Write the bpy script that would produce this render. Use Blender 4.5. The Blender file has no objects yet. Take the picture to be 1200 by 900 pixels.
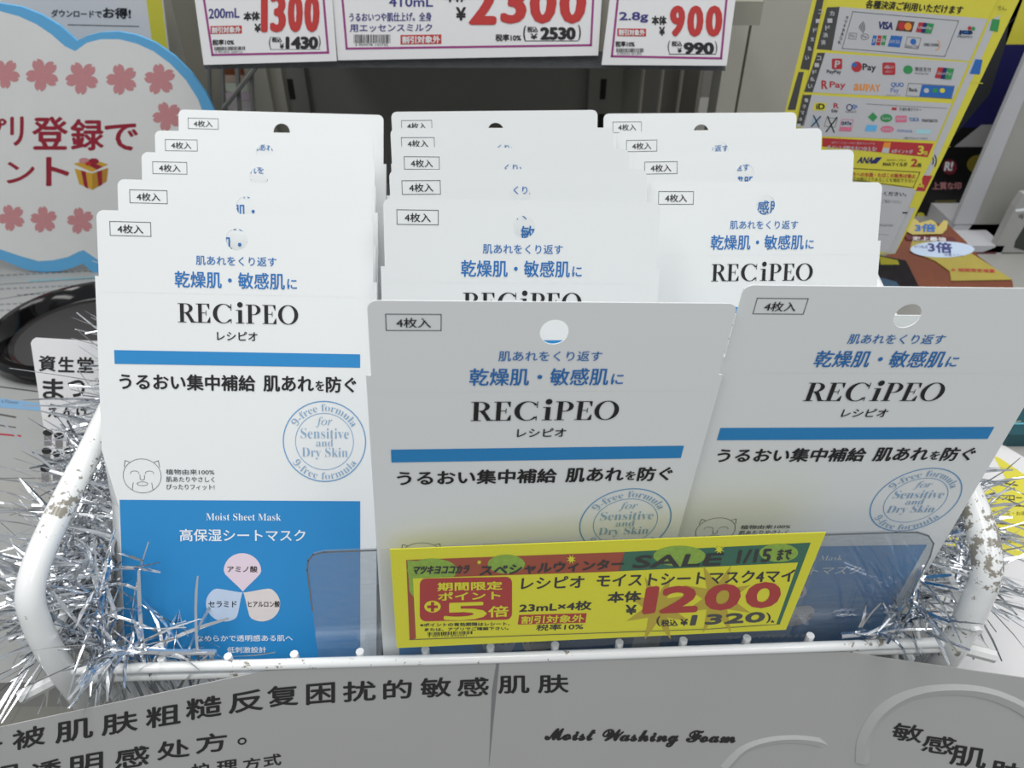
import bpy, math, random
from mathutils import Vector, Matrix
from mathutils.geometry import tessellate_polygon
C = bpy.context.scene.collection
random.seed(7)
# ---------------------------------------------------------------- camera, world, lights, exposure
EYE = 1.30                                   # camera height; the counter top is 0.39 m lower
PITCH = math.radians(37)
cp, sp = math.cos(PITCH), math.sin(PITCH)
FOC = 880.0
cam_d = bpy.data.cameras.new('camera'); cam_d.sensor_width = 36; cam_d.lens = 36*FOC/1200
cam_d.clip_start = .01; cam_d.clip_end = 50
cam_d.dof.use_dof = True; cam_d.dof.focus_distance = .36; cam_d.dof.aperture_fstop = 16
cam = bpy.data.objects.new('camera', cam_d); C.objects.link(cam)
cam.location = (0, 0, EYE); cam.rotation_euler = (math.pi/2-PITCH, 0, 0)
bpy.context.scene.camera = cam
w = bpy.data.worlds.new('store_ambient'); bpy.context.scene.world = w; w.use_nodes = True
w.node_tree.nodes['Background'].inputs[0].default_value = (.93, .97, 1, 1)
w.node_tree.nodes['Background'].inputs[1].default_value = .46
vs = bpy.context.scene.view_settings
vs.view_transform = 'Standard'; vs.look = 'None'; vs.exposure = 0; vs.gamma = 1; vs.use_curve_mapping = False
LAMPS = [(-.9, -.7, 1.4, 10), (.9, -.7, 1.4, 10), (-.9, 1.0, 1.4, 11), (.9, 1.0, 1.4, 8), (0, .15, 1.5, 14)]
for x, y, h, e in LAMPS:
    ld = bpy.data.lights.new('ceiling_lamp', 'AREA'); ld.shape = 'RECTANGLE'; ld.size = .35; ld.size_y = 1.2
    ld.energy = e; ld.color = (1, .985, .96)
    lo = bpy.data.objects.new('ceiling_lamp', ld); C.objects.link(lo); lo.location = (x, y, EYE+h)

# ---------------------------------------------------------------- materials
def lin(c):
    return tuple(((v/255)/12.92 if v <= 10 else (((v/255)+.055)/1.055)**2.4) for v in c)
MATS = {}
def mat(name, rgb, rough=.6, metal=0, grain=.03, scale=300, coat=0, bump=0, spec=.5):
    if name in MATS: return MATS[name]
    m = bpy.data.materials.new(name); m.use_nodes = True; nt = m.node_tree
    b = nt.nodes['Principled BSDF']; c = lin(rgb)
    b.inputs['Roughness'].default_value = rough; b.inputs['Metallic'].default_value = metal
    b.inputs['Coat Weight'].default_value = coat; b.inputs['Coat Roughness'].default_value = .12
    b.inputs['Specular IOR Level'].default_value = spec
    tc = nt.nodes.new('ShaderNodeTexCoord'); n = nt.nodes.new('ShaderNodeTexNoise')
    n.inputs['Scale'].default_value = scale; n.inputs['Detail'].default_value = 3
    nt.links.new(tc.outputs['Object'], n.inputs['Vector'])
    mx = nt.nodes.new('ShaderNodeMix'); mx.data_type = 'RGBA'
    mx.inputs[6].default_value = tuple(v*(1-grain) for v in c)+(1,)
    mx.inputs[7].default_value = tuple(min(1, v*(1+grain)) for v in c)+(1,)
    nt.links.new(n.outputs['Fac'], mx.inputs[0]); nt.links.new(mx.outputs[2], b.inputs['Base Color'])
    if bump:
        bp = nt.nodes.new('ShaderNodeBump'); bp.inputs['Strength'].default_value = bump; bp.inputs['Distance'].default_value = .0005
        nt.links.new(n.outputs['Fac'], bp.inputs['Height']); nt.links.new(bp.outputs['Normal'], b.inputs['Normal'])
    MATS[name] = m; return m
def clear(name, tint, haze=.08, rough=.05, gloss=.08, hc=(200, 205, 210)):
    m = bpy.data.materials.new(name); m.use_nodes = True; nt = m.node_tree; nt.nodes.clear()
    out = nt.nodes.new('ShaderNodeOutputMaterial')
    tr = nt.nodes.new('ShaderNodeBsdfTransparent'); tr.inputs[0].default_value = lin(tint)+(1,)
    df = nt.nodes.new('ShaderNodeBsdfDiffuse'); df.inputs[0].default_value = lin(hc)+(1,)
    gl = nt.nodes.new('ShaderNodeBsdfGlossy'); gl.inputs['Roughness'].default_value = rough
    nz = nt.nodes.new('ShaderNodeTexNoise'); nz.inputs['Scale'].default_value = 40
    mm = nt.nodes.new('ShaderNodeMath'); mm.operation = 'MULTIPLY'; mm.inputs[1].default_value = haze*2
    nt.links.new(nz.outputs['Fac'], mm.inputs[0])
    a = nt.nodes.new('ShaderNodeMixShader'); nt.links.new(mm.outputs[0], a.inputs[0])
    nt.links.new(tr.outputs[0], a.inputs[1]); nt.links.new(df.outputs[0], a.inputs[2])
    lw = nt.nodes.new('ShaderNodeLayerWeight'); lw.inputs[0].default_value = .3
    m2 = nt.nodes.new('ShaderNodeMath'); m2.operation = 'MULTIPLY_ADD'; m2.inputs[1].default_value = .10; m2.inputs[2].default_value = gloss*.2
    nt.links.new(lw.outputs['Fresnel'], m2.inputs[0])
    b = nt.nodes.new('ShaderNodeMixShader'); nt.links.new(m2.outputs[0], b.inputs[0])
    nt.links.new(a.outputs[0], b.inputs[1]); nt.links.new(gl.outputs[0], b.inputs[2])
    nt.links.new(b.outputs[0], out.inputs[0]); return m
def chipped(name):
    m = bpy.data.materials.new(name); m.use_nodes = True; nt = m.node_tree; b = nt.nodes['Principled BSDF']
    b.inputs['Roughness'].default_value = .22
    tc = nt.nodes.new('ShaderNodeTexCoord'); n = nt.nodes.new('ShaderNodeTexNoise'); n.inputs['Scale'].default_value = 210
    n.inputs['Detail'].default_value = 6; n.inputs['Roughness'].default_value = .65
    n2 = nt.nodes.new('ShaderNodeTexNoise'); n2.inputs['Scale'].default_value = 20; n2.inputs['Detail'].default_value = 2
    ad = nt.nodes.new('ShaderNodeMath'); ad.operation = 'ADD'
    r = nt.nodes.new('ShaderNodeValToRGB'); e = r.color_ramp.elements
    e[0].position = .580; e[0].color = lin((232, 234, 234))+(1,); e[1].position = .596; e[1].color = lin((142, 138, 128))+(1,)
    mh = nt.nodes.new('ShaderNodeMath'); mh.operation = 'MULTIPLY'; mh.inputs[1].default_value = .5
    for q in (n, n2): nt.links.new(tc.outputs['Object'], q.inputs['Vector'])
    nt.links.new(n.outputs['Fac'], ad.inputs[0]); nt.links.new(n2.outputs['Fac'], ad.inputs[1])
    nt.links.new(ad.outputs[0], mh.inputs[0]); nt.links.new(mh.outputs[0], r.inputs[0])
    nt.links.new(r.outputs[0], b.inputs['Base Color']); return m
CARD = mat('white_card', (226, 229, 230), .55, grain=.012, scale=900, spec=.35)
CARD_IN = mat('card_side', (206, 209, 211), .6, grain=.02)
BLUE = mat('ink_blue', (36, 133, 196), .5, grain=.01)
TXBLUE = mat('ink_text_blue', (34, 110, 180), .5)
SEALT = mat('ink_seal_pale', (138, 170, 200), .5)
SEALB = mat('ink_seal_blue', (100, 155, 200), .5)
BLACK = mat('ink_black', (22, 22, 24), .5)
GREYK = mat('ink_grey', (88, 90, 94), .5)
WHITE = mat('ink_white', (232, 236, 240), .5)
PINKP = mat('ink_petal_pink', (222, 205, 218), .5); BLUEP = mat('ink_petal_blue', (188, 205, 228), .5); SANDP = mat('ink_petal_sand', (216, 208, 206), .5)
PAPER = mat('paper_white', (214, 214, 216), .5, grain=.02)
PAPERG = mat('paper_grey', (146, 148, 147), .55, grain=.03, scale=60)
PPR = mat('poster_white', (184, 185, 190), .5, grain=.03, scale=80)
YEL = mat('paper_yellow', (246, 240, 30), .45, grain=.02)
YELB = mat('poster_yellow', (208, 200, 66), .5, grain=.02)
RED = mat('ink_red', (190, 40, 38), .5); REDB = mat('ink_brick', (176, 70, 38), .5); GREEN = mat('ink_green', (30, 110, 84), .5)
LIME = mat('ink_lime', (150, 190, 60), .5, grain=.3, scale=500); GOLD = mat('ink_gold', (205, 180, 34), .5)
PURP = mat('ink_purple', (140, 52, 118), .5); NAVY = mat('ink_navy', (52, 50, 120), .5)
REDM = mat('ink_red_price', (176, 46, 44), .5)
SKY = mat('ink_sky', (96, 172, 222), .5); SAK = mat('ink_sakura', (200, 138, 142), .5, grain=.06); MAG = mat('ink_crimson', (150, 22, 48), .5)
DARKL = mat('ink_charcoal', (66, 66, 66), .5)
TUBE = chipped('chipped_white_enamel')
WIRE = mat('white_enamel', (228, 230, 230), .25)
SILVER = mat('silver_foil', (225, 228, 232), .16, metal=1, grain=.05)
STEEL = mat('shelf_enamel', (150, 148, 138), .5, grain=.04, scale=40)
STEELL = mat('pillar_enamel', (176, 174, 166), .5, grain=.04, scale=30)
DARKS = mat('dark_enamel', (116, 115, 110), .55, grain=.06, scale=30)
HOLE = mat('slot_black', (10, 10, 10), .8)
TABLE = mat('counter_top', (150, 150, 147), .4, grain=.05, scale=20)
BGLOSS = mat('black_gloss', (8, 8, 9), .1, coat=.1, grain=.01, spec=.35)
ACRYL = clear('clear_acrylic', (240, 243, 246), .10)
SLEEVE = clear('clear_sleeve', (252, 253, 254), .012, .12, .06)
AEDGE = mat('acrylic_edge', (120, 126, 132), .2)

# ---------------------------------------------------------------- helpers
def tag(o, label, cat, group=None, kind=None):
    if label: o['label'] = label
    if cat: o['category'] = cat
    if group: o['group'] = group
    if kind: o['kind'] = kind
    return o
def empty(name, M, label, cat, group=None):
    o = bpy.data.objects.new(name, None); C.objects.link(o); o.matrix_world = M; o.empty_display_size = .02
    return tag(o, label, cat, group)
class MB:
    def __init__(s): s.v = []; s.f = []; s.m = []; s.mats = []
    def mi(s, m):
        if m not in s.mats: s.mats.append(m)
        return s.mats.index(m)
    def add(s, vs_, fs, m):
        k = len(s.v); i = s.mi(m); s.v += [tuple(p) for p in vs_]
        for f in fs: s.f.append(tuple(k+j for j in f)); s.m.append(i)
    def box(s, a, b, m):
        x0, y0, z0 = a; x1, y1, z1 = b
        s.add([(x0, y0, z0), (x1, y0, z0), (x1, y1, z0), (x0, y1, z0), (x0, y0, z1), (x1, y0, z1), (x1, y1, z1), (x0, y1, z1)],
              [(0, 3, 2, 1), (4, 5, 6, 7), (0, 1, 5, 4), (1, 2, 6, 5), (2, 3, 7, 6), (3, 0, 4, 7)], m)
    def tube(s, pts, r, m, n=10):
        pts = [Vector(p) for p in pts]; rings = []; up = Vector((.13, .2, 1)).normalized(); vs_ = []
        for i, p in enumerate(pts):
            d = (pts[min(i+1, len(pts)-1)]-pts[max(i-1, 0)]).normalized()
            a = d.cross(up)
            if a.length < .1: a = d.cross(Vector((1, 0, 0)))
            a.normalize(); b = d.cross(a); up = a.cross(d) if False else up
            for k in range(n):
                t = 2*math.pi*k/n; vs_.append(p+a*math.cos(t)*r+b*math.sin(t)*r)
        fs = []
        for i in range(len(pts)-1):
            for k in range(n):
                fs.append((i*n+k, i*n+(k+1) % n, (i+1)*n+(k+1) % n, (i+1)*n+k))
        fs.append(tuple(range(n))[::-1]); fs.append(tuple((len(pts)-1)*n+k for k in range(n)))
        s.add(vs_, fs, m)
    def mesh(s, name, smooth=False):
        me = bpy.data.meshes.new(name); me.from_pydata(s.v, [], s.f)
        for m in s.mats: me.materials.append(m)
        me.polygons.foreach_set('material_index', s.m)
        if smooth: me.polygons.foreach_set('use_smooth', [True]*len(s.f))
        me.update()
        if smooth: me.set_sharp_from_angle(angle=math.radians(40))
        return me
    def build(s, name, parent=None, smooth=False, label=None):
        o = bpy.data.objects.new(name, s.mesh(name, smooth)); C.objects.link(o)
        if parent: o.parent = parent
        if label: o['label'] = label
        return o
def smoothpath(pts, k=8):
    pts = [Vector(p) for p in pts]; P = [pts[0]]+pts+[pts[-1]]; out = []
    for i in range(1, len(P)-2):
        for j in range(k):
            t = j/k; a, b, c, d = P[i-1:i+3]
            out.append(.5*((2*b)+(c-a)*t+(2*a-5*b+4*c-d)*t*t+(3*b-a-3*c+d)*t**3))
    out.append(pts[-1]); return out
def ray(px, py):
    x, y = (px-600)/FOC, (py-450)/FOC
    return Vector((x, cp-y*sp, -(y*cp+sp)))
EYEV = Vector((0, 0, EYE))
def atY(px, py, Y):
    d = ray(px, py); return EYEV+d*(Y/d.y)
def atH(px, py, h):
    d = ray(px, py); return EYEV+d*(h/d.z)       # h relative to the eye, negative

TXC = {}
def glyphs(s, italic=0, thin=0):
    key = (s, italic, thin)
    if key not in TXC:
        c = bpy.data.curves.new('t', 'FONT'); c.body = s; c.resolution_u = 3; c.shear = italic; c.offset = thin
        o = bpy.data.objects.new('t', c); me = bpy.data.meshes.new_from_object(o)
        vs_ = [(v.co.x, v.co.y) for v in me.vertices]; fs = [tuple(p.vertices) for p in me.polygons]
        bpy.data.objects.remove(o); bpy.data.meshes.remove(me); bpy.data.curves.remove(c)
        if not vs_: print('EMPTY', s); vs_ = [(0, 0), (1, 1)]
        x0 = min(v[0] for v in vs_); x1 = max(v[0] for v in vs_); y0 = min(v[1] for v in vs_); y1 = max(v[1] for v in vs_)
        TXC[key] = ([((x-x0)/max(x1-x0, 1e-6), (y-y0)/max(y1-y0, 1e-6)) for x, y in vs_], fs, (x1-x0)/max(y1-y0, 1e-6))
    return TXC[key]
STEP = .00012
class Flat:
    """a flat printed thing: everything lies on one real plane, in local metres"""
    def __init__(s, name, label, cat, p0, n, group=None, conv=None, base=None):
        s.conv = conv or (lambda x, y, z: (x, y, z)); s.parts = {}; s.ox = s.oy = 0; s.s = 1; s.kids = {}
        n = Vector(n).normalized(); s.n = n; s.p0 = Vector(p0)
        X = Vector((0, 0, 1)).cross(n)
        X = Vector((1, 0, 0)) if X.length < .01 else X.normalized()
        s.X = X; s.Y = n.cross(X)
        M = Matrix((X, s.Y, n)).transposed().to_4x4(); M.translation = s.p0
        s.root = empty(name, M, label, cat, group) if name else None
        s.base = base
    def view(s, ox, oy, sc): s.ox, s.oy, s.s = ox, oy, sc
    def loc(s, x, y):
        if s.base: return s.base(x, y)
        d = ray(s.ox+x/s.s, s.oy+y/s.s); t = (s.p0-EYEV).dot(s.n)/d.dot(s.n); q = EYEV+d*t-s.p0
        return q.dot(s.X), q.dot(s.Y)
    def mb(s, part):
        if part not in s.parts: s.parts[part] = MB()
        return s.parts[part]
    def poly(s, pts, m, L=1, part='print', thick=0):
        P = [s.loc(*p) for p in pts]; z = L*STEP
        tri = tessellate_polygon([[Vector((x, y, 0)) for x, y in P]])
        a = sum(P[i][0]*P[(i+1) % len(P)][1]-P[(i+1) % len(P)][0]*P[i][1] for i in range(len(P)))
        if thick:
            n = len(P); vs_ = [s.conv(x, y, z) for x, y in P]+[s.conv(x, y, z-thick) for x, y in P]
            fs = [tuple(t) for t in tri]+[tuple(n+i for i in t) for t in tri]+[(i, (i+1) % n, n+(i+1) % n, n+i) for i in range(n)]
            s.mb(part).add(vs_, fs, m)
        else:
            s.mb(part).add([s.conv(x, y, z) for x, y in P], [tuple(t) for t in tri], m)
    def rect(s, x0, y0, x1, y1, m, L=1, r=0, sk=0, part='print'):
        s.poly([(x0+sk, y0), (x1+sk, y0+r), (x1, y1+r), (x0, y1)], m, L, part)
    def line(s, pts, wd, m, L=1, closed=False, part='print'):
        P = list(pts)+([pts[0]] if closed else [])
        for a, b in zip(P[:-1], P[1:]):
            dx, dy = b[0]-a[0], b[1]-a[1]; l = math.hypot(dx, dy) or 1; ex, ey = dx/l*wd*.5, dy/l*wd*.5
            s.poly([(a[0]-ey-ex, a[1]+ex-ey), (b[0]-ey+ex, b[1]+ex+ey), (b[0]+ey+ex, b[1]-ex+ey), (a[0]+ey-ex, a[1]-ex-ey)], m, L, part)
    def arc(s, cx, cy, rx, ry, wd, m, a0=0, a1=360, L=1, part='print', n=48):
        s.ring(cx, cy, rx+wd/2, ry+wd/2, rx-wd/2, ry-wd/2, m, a0, a1, L, part, n)
    def ring(s, cx, cy, RX, RY, rx, ry, m, a0=0, a1=360, L=1, part='print', n=48, sx=0):
        k = max(6, int(n*abs(a1-a0)/360)); vs_ = []; fs = []
        for i in range(k+1):
            t = math.radians(a0+(a1-a0)*i/k)
            for a, b, o in ((RX, RY, 0), (rx, ry, sx)):
                q = s.loc(cx+o+a*math.cos(t), cy-b*math.sin(t)); vs_.append(s.conv(q[0], q[1], L*STEP))
            if i: fs.append((2*i-2, 2*i-1, 2*i+1, 2*i))
        s.mb(part).add(vs_, fs, m)
    def disc(s, cx, cy, rx, ry, m, L=1, part='print', n=28):
        s.poly([(cx+rx*math.cos(2*math.pi*i/n), cy+ry*math.sin(2*math.pi*i/n)) for i in range(n)], m, L, part)
    def T(s, txt, x0, y0, x1, y1, m, r=0, sk=0, b=0, L=2, it=0, thin=0, part='print', warp=None):
        g, fs, asp = glyphs(txt, it, thin); h = y1-y0; off = [(0, 0)]
        if b:
            d = b*h; off = [(d, 0), (-d, 0), (0, d*.7), (0, -d*.7)]
            if b > .035: off += [(d*.7, d*.5), (-d*.7, d*.5), (d*.7, -d*.5), (-d*.7, -d*.5), (0, 0)]
            x0 += d; x1 -= d; y0 += d*.7; y1 -= d*.7
        for k, (ox, oy) in enumerate(off):
            vs_ = []
            for u, v in g:
                if warp: X, Y = warp(u, v)
                else:
                    X = x0+(x1-x0)*u+sk*v; Y = y1-(y1-y0)*v+r*u
                q = s.loc(X+ox, Y+oy); vs_.append(s.conv(q[0], q[1], L*STEP+k*.000009))
            s.mb(part).add(vs_, fs, m)
    def bars(s, x0, y0, x1, y1, m, r=0, L=2, n=26):
        rnd = random.Random(int(x0*7+y0)); x = x0
        while x < x1:
            wv = rnd.choice((1, 1, 2, 3))*(x1-x0)/90; g = rnd.choice((1, 1, 2))*(x1-x0)/80; t = (x-x0)/(x1-x0)*r
            s.poly([(x, y0+t), (x+wv, y0+t), (x+wv, y1+t), (x, y1+t)], m, L); x += wv+g
    def done(s, names=None, labels=None):
        for k, mb in s.parts.items():
            o = mb.build((names or {}).get(k, k), s.root, label=(labels or {}).get(k))
            s.kids[k] = o
            if k in ('print', 'rear_print'): o['kind'] = 'stuff'
        return s.root
def rr(x0, y0, x1, y1, r, n=4):
    out = []
    for cx, cy, a in ((x1-r, y0+r, -90), (x1-r, y1-r, 0), (x0+r, y1-r, 90), (x0+r, y0+r, 180)):
        for i in range(n+1):
            t = math.radians(a+90*i/n); out.append((cx+r*math.cos(t), cy+r*math.sin(t)))
    return out

# ---------------------------------------------------------------- structure: floor, wall, counter, gondola
def struct(name, a, b, m, label=None):
    q = MB(); q.box(a, b, m); o = q.build(name); o['kind'] = 'structure'
    if label: o['label'] = label
    return o
TOP = EYE-.390
struct('floor', (-2.5, -1.5, -.05), (2.5, 2.6, 0), mat('floor_tile', (150, 148, 142), .35, grain=.05, scale=6))
struct('wall_back', (-2.5, 2.5, 0), (2.5, 2.6, 2.9), mat('wall_paint', (120, 118, 112), .7, grain=.05, scale=5))
q = MB(); q.box((-.95, .24, TOP-.03), (.95, 1.35, TOP), TABLE)
ctr = empty('display_counter', Matrix.Translation((0, .24, 0)), 'pale grey display counter under the basket, leaflets and signs', 'counter')
def child(mb, name, root, smooth=False, label=None):
    mi = root.matrix_world.inverted(); mb.v = [tuple(mi @ Vector(p)) for p in mb.v]
    return mb.build(name, root, smooth, label)
child(q, 'counter_top', ctr)
q = MB(); q.box((-.93, .27, 0), (.93, 1.33, TOP-.03), STEELL); child(q, 'counter_body', ctr)
# gondola: dark back panel, slotted uprights, side posts, shelf board
def gx(px, py, Y): return atY(px, py, Y).x
gon = empty('shelf_rack', Matrix.Translation((0, .96, TOP)), 'grey metal shelf rack with dark back panel behind the white packs', 'shelf')
q = MB(); q.box((-.252, .965, TOP), (.094, .975, EYE+.35), DARKS); child(q, 'back_panel', gon)
def upright(x0, x1, Y, m, sx):
    q = MB(); q.box((x0, Y, TOP), (x1, Y+.03, EYE+.35), m)
    o = child(q, 'slotted_upright', gon)
    q = MB(); q.box((sx-.0035, -.0008, 0), (sx+.0035, .001, .024), HOLE); me = q.mesh('slot'); mi = gon.matrix_world.inverted()
    for k in range(9):
        s_ = bpy.data.objects.new('slot', me); C.objects.link(s_); s_.parent = o; s_.location = mi @ Vector((0, Y, EYE-.32+k*.042))
    return o
upright(-.277, -.252, .955, DARKS, -.271)
upright(.094, .135, .955, DARKS, .112)
q = MB(); q.box((-.316, .93, TOP), (-.29, .965, EYE+.35), STEEL); child(q, 'side_post', gon)
q = MB(); q.box((-.29, .945, TOP), (-.277, .965, EYE+.35), STEEL); child(q, 'side_post', gon)
q = MB(); q.box((.24, .90, TOP), (.262, .94, EYE+.35), STEELL); child(q, 'side_post', gon, label='pale narrow post on the right')
q = MB(); q.box((.135, .985, TOP), (.24, .99, EYE+.35), DARKS); child(q, 'side_panel', gon)
for k, x in enumerate((.155, .178, .201, .224)):
    q = MB(); q.tube([(x, .93, TOP), (x, .93, EYE+.2)], .0022, STEEL, 6); child(q, 'divider_wire', gon)
q = MB(); q.box((-.245, .675, EYE-.137), (.205, .955, EYE-.119), STEEL); child(q, 'shelf_board', gon)
q = MB(); q.box((-.40, .84, TOP), (-.345, .93, EYE+.4), STEEL)
tag(q.build('grey_pillar'), 'narrow olive grey pillar behind the cloud-shaped sign', 'pillar')
q = MB(); q.box((.265, .90, TOP), (.60, 1.0, EYE+.4), STEELL)
tag(q.build('grey_pillar'), 'wide plain light grey pillar left of the payment poster', 'pillar')
# wire divider on the left with goods behind it
wd = empty('wire_divider', Matrix.Translation((-.33, .8, TOP)), 'dark wire divider with a diagonal brace under the 1300 yen tag', 'rack')
for px in (247, 263, 281, 297):
    a = atY(px, 130, .80); b = atY(px-3, 78, .80)
    q = MB(); q.tube([(a.x, .8, TOP), a, b, b+(b-a)*1.2], .0026, DARKS, 6); child(q, 'wire', wd)
q = MB(); q.tube([atY(262, 127, .797), atY(305, 72, .797)], .0024, DARKS, 6); child(q, 'diagonal_brace', wd)
goods = [(246, 294, 128, 118, (190, 186, 190), 'white boxed product at the foot of the pile behind the wire divider'),
         (250, 292, 118, 108, (196, 180, 196), 'pale lilac boxed product behind the wire divider'),
         (247, 263, 108, 97, (210, 205, 50), 'small yellow boxed product behind the wire divider'),
         (264, 294, 108, 97, (196, 206, 196), 'pale green boxed product behind the wire divider'),
         (246, 294, 97, 88, (182, 160, 150), 'beige boxed product below the brown one behind the wire divider'),
         (246, 294, 88, 76, (120, 66, 40), 'brown boxed product on top of the pile behind the wire divider')]
for i, (xa, xb, yb, yt, c, lab) in enumerate(goods):
    a = atY(xa, yb, .97); b = atY(xb, yt, .97); za = a.z if i else TOP
    q = MB(); m = mat('goods_%d' % i, c, .5, grain=.2, scale=120)
    q.box((a.x, .97, za+.0004), (b.x, 1.05, b.z), m)
    o = q.build('product_box'); tag(o, lab, 'box', 'boxed goods behind the wire divider')

# ---------------------------------------------------------------- the sheet mask packs
PH = .240
def pk(u, v): return u*.001, PH-v*.001
fp = Flat(None, None, None, (0, 0, 0), (0, -1, 0), conv=lambda x, y, z: (x, -z, y), base=pk)
def P_box():
    fp.line([(-61.2, 5.4), (-41.6, 5.4), (-41.6, 12.2), (-61.2, 12.2)], .32, GREYK, closed=True, part='count_box')
    fp.T('4枚入', -57.6, 6.8, -45.2, 11, BLACK, part='count_box', b=.012)
P_box()
fp.T('肌あれをくり返す', -20.1, 21, 19.4, 25.6, TXBLUE, b=.008, part='printed_text')
fp.T('乾燥肌・敏感肌', -30.7, 28.8, 23.4, 37, TXBLUE, b=.014, part='printed_text')
fp.T('に', 24.6, 31.5, 29.4, 36.6, TXBLUE, b=.02, part='printed_text')
fp.T('レシピオ', -10.6, 58.5, 9.5, 63, BLACK, b=.02, part='printed_text')
def D(y): return 54.3-y      # RECiPEO drawn letter by letter: heavy stems, hairline serifs
def rc(x0, y0, x1, y1): fp.poly([(x0, D(y1)), (x1, D(y1)), (x1, D(y0)), (x0, D(y0))], BLACK, 2, 'wordmark')
def pg(*p): fp.poly([(x, D(y)) for x, y in p], BLACK, 2, 'wordmark')
def rg(cx, cy, RX, RY, rx, ry, a0=0, a1=360, sx=0): fp.ring(cx, D(cy), RX, RY, rx, ry, BLACK, a0, a1, 2, 'wordmark', 48, sx)
H = 9.5; hl = .32
def RP(x, leg):
    rc(x+1.1, 0, x+2.95, H); rc(x, 0, x+4.1, hl); rc(x, H-hl, x+3.4, H)
    m = .50 if leg else .46
    cy = (H+H*m)/2; ry = (H-H*m)/2
    rc(x+2.9, H-hl, x+3.9, H); rc(x+2.9, H*m, x+3.9, H*m+hl)
    rg(x+3.8, cy, 3.5, ry, 1.75, ry-hl, -90, 90)
    if leg: pg((x+3.4, H*m+.1), (x+5.3, H*m+.4), (x+8.0, .5), (x+8.9, .5), (x+8.9, 0), (x+6.4, 0), (x+4.9, 2.9))
def EE(x):
    rc(x+1.0, 0, x+2.8, H); rc(x, 0, x+6.7, hl); rc(x, H-hl, x+6.5, H); rc(x+2.7, H*.5, x+4.9, H*.5+hl)
    rc(x+4.7, H*.5-1.1, x+5.0, H*.5+1.4)
    pg((x+6.5, H), (x+6.5, H-2.6), (x+6.2, H-2.6), (x+5.2, H-hl), (x+5.2, H)); pg((x+6.9, 0), (x+6.9, 2.8), (x+6.6, 2.8), (x+5.3, hl), (x+5.3, 0))
RP(-29.6, True); EE(-20.6)
rg(-7.3, H/2, 5.1, H/2+.15, 3.3, H/2-.2, 38, 322, .3); rc(-3.6, H-3.1, -3.25, H+.05); rc(-3.6, 0, -3.25, 2.2)
rc(.1, 0, 2.0, 6.7); rc(-1.1, 0, 3.1, hl); rc(-1.0, 6.7-hl, 1.5, 6.7); rg(1.05, 9.35, 1.35, 1.35, .01, .01)
RP(3.9, False); EE(12.1)
rg(24.9, H/2, 5.0, H/2+.15, 3.1, H/2-.2)
fp.rect(-61.3, 68.9, 60.9, 75.8, BLUE, part='blue_band')
for t, a, b in (('うるおい集中補給', -59.3, 8.2), ('肌あれ', 12, 37.5), ('防ぐ', 43.5, 59)):
    fp.T(t, a, 80.5, b, 88.8, BLACK, b=.03, part='printed_text')
fp.T('を', 38.2, 82.8, 42.7, 88, BLACK, b=.03, part='printed_text')
cx, cy = 42.7, 114.4
fp.arc(cx, cy, 21, 21, .55, SEALB, part='round_seal'); fp.arc(cx, cy, 14.8, 14.8, .28, SEALB, part='round_seal')
fp.T('𝑓𝑜𝑟', cx-4.3, cy-13, cx+3.9, cy-7.4, SEALT, part='round_seal', thin=-.004)
fp.T('𝐒𝐞𝐧𝐬𝐢𝐭𝐢𝐯𝐞', cx-12.1, cy-7, cx+12.4, cy-1.7, SEALT, part='round_seal', thin=-.0135)
fp.T('𝐚𝐧𝐝', cx-4.3, cy-1.2, cx+4.3, cy+2.5, SEALT, part='round_seal', thin=-.0135)
fp.T('𝐃𝐫𝐲 𝐒𝐤𝐢𝐧', cx-11.6, cy+3.1, cx+11.8, cy+9.3, SEALT, part='round_seal', thin=-.0135)
def arcw(top):
    def f(u, v):
        if top:
            a = math.radians(150-121*u); r = 15.9+4.0*v; return cx+r*math.cos(a), cy-r*math.sin(a)
        a = math.radians(214+112*u); r = 19.9-4.0*v; return cx+r*math.cos(a), cy-r*math.sin(a)
    return f
for t in (True, False): fp.T('𝟗-𝐟𝐫𝐞𝐞 𝐟𝐨𝐫𝐦𝐮𝐥𝐚', 0, 0, 1, 1, SEALT, thin=-.015, part='round_seal', warp=arcw(t))
fx, fy = -49.6, 133.2     # face-shaped mask drawing
FM = 'face_drawing'
fp.ring(fx, fy, 9.6, 9.0, 9.35, 8.75, GREYK, 0, 360, 1, FM)
for s_ in (-1, 1):
    fp.line([(fx+s_*8.8, fy-4.6), (fx+s_*8.3, fy-8.0), (fx+s_*6.2, fy-7.2)], .28, GREYK, 1, part=FM)
    fp.ring(fx+s_*3.7, fy-1.4, 2.2, 1.3, 2.0, 1.05, GREYK, -20, 200, 1, FM)
    fp.line([(fx+s_*1.1, fy-.5), (fx+s_*1.1, fy+1.6), (fx+s_*.4, fy+2.1), (fx, fy+2.1)], .26, GREYK, 1, part=FM)
    fp.line([(fx+s_*4.6, fy+3.6), (fx+s_*5.2, fy+7.4)], .26, GREYK, 1, part=FM)
fp.ring(fx, fy+4.1, 2.8, 1.1, 2.55, .85, GREYK, 0, 360, 1, FM)
for i, (t, b) in enumerate((('植物由来100%', -13.4), ('肌あたりやさしく', -13.4), ('ぴったりフィット!', -13.4))):
    fp.T(t, -37.7, 129.5+3.95*i, b, 132.3+3.95*i, GREYK, part='printed_text', b=.015)
fp.rect(-61.3, 145.8, 60.9, 231.8, BLUE, part='blue_panel')
fp.T('𝐌𝐨𝐢𝐬𝐭 𝐒𝐡𝐞𝐞𝐭 𝐌𝐚𝐬𝐤', -18, 152.6, 20.1, 156.4, WHITE, thin=-.008, part='panel_text')
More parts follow.
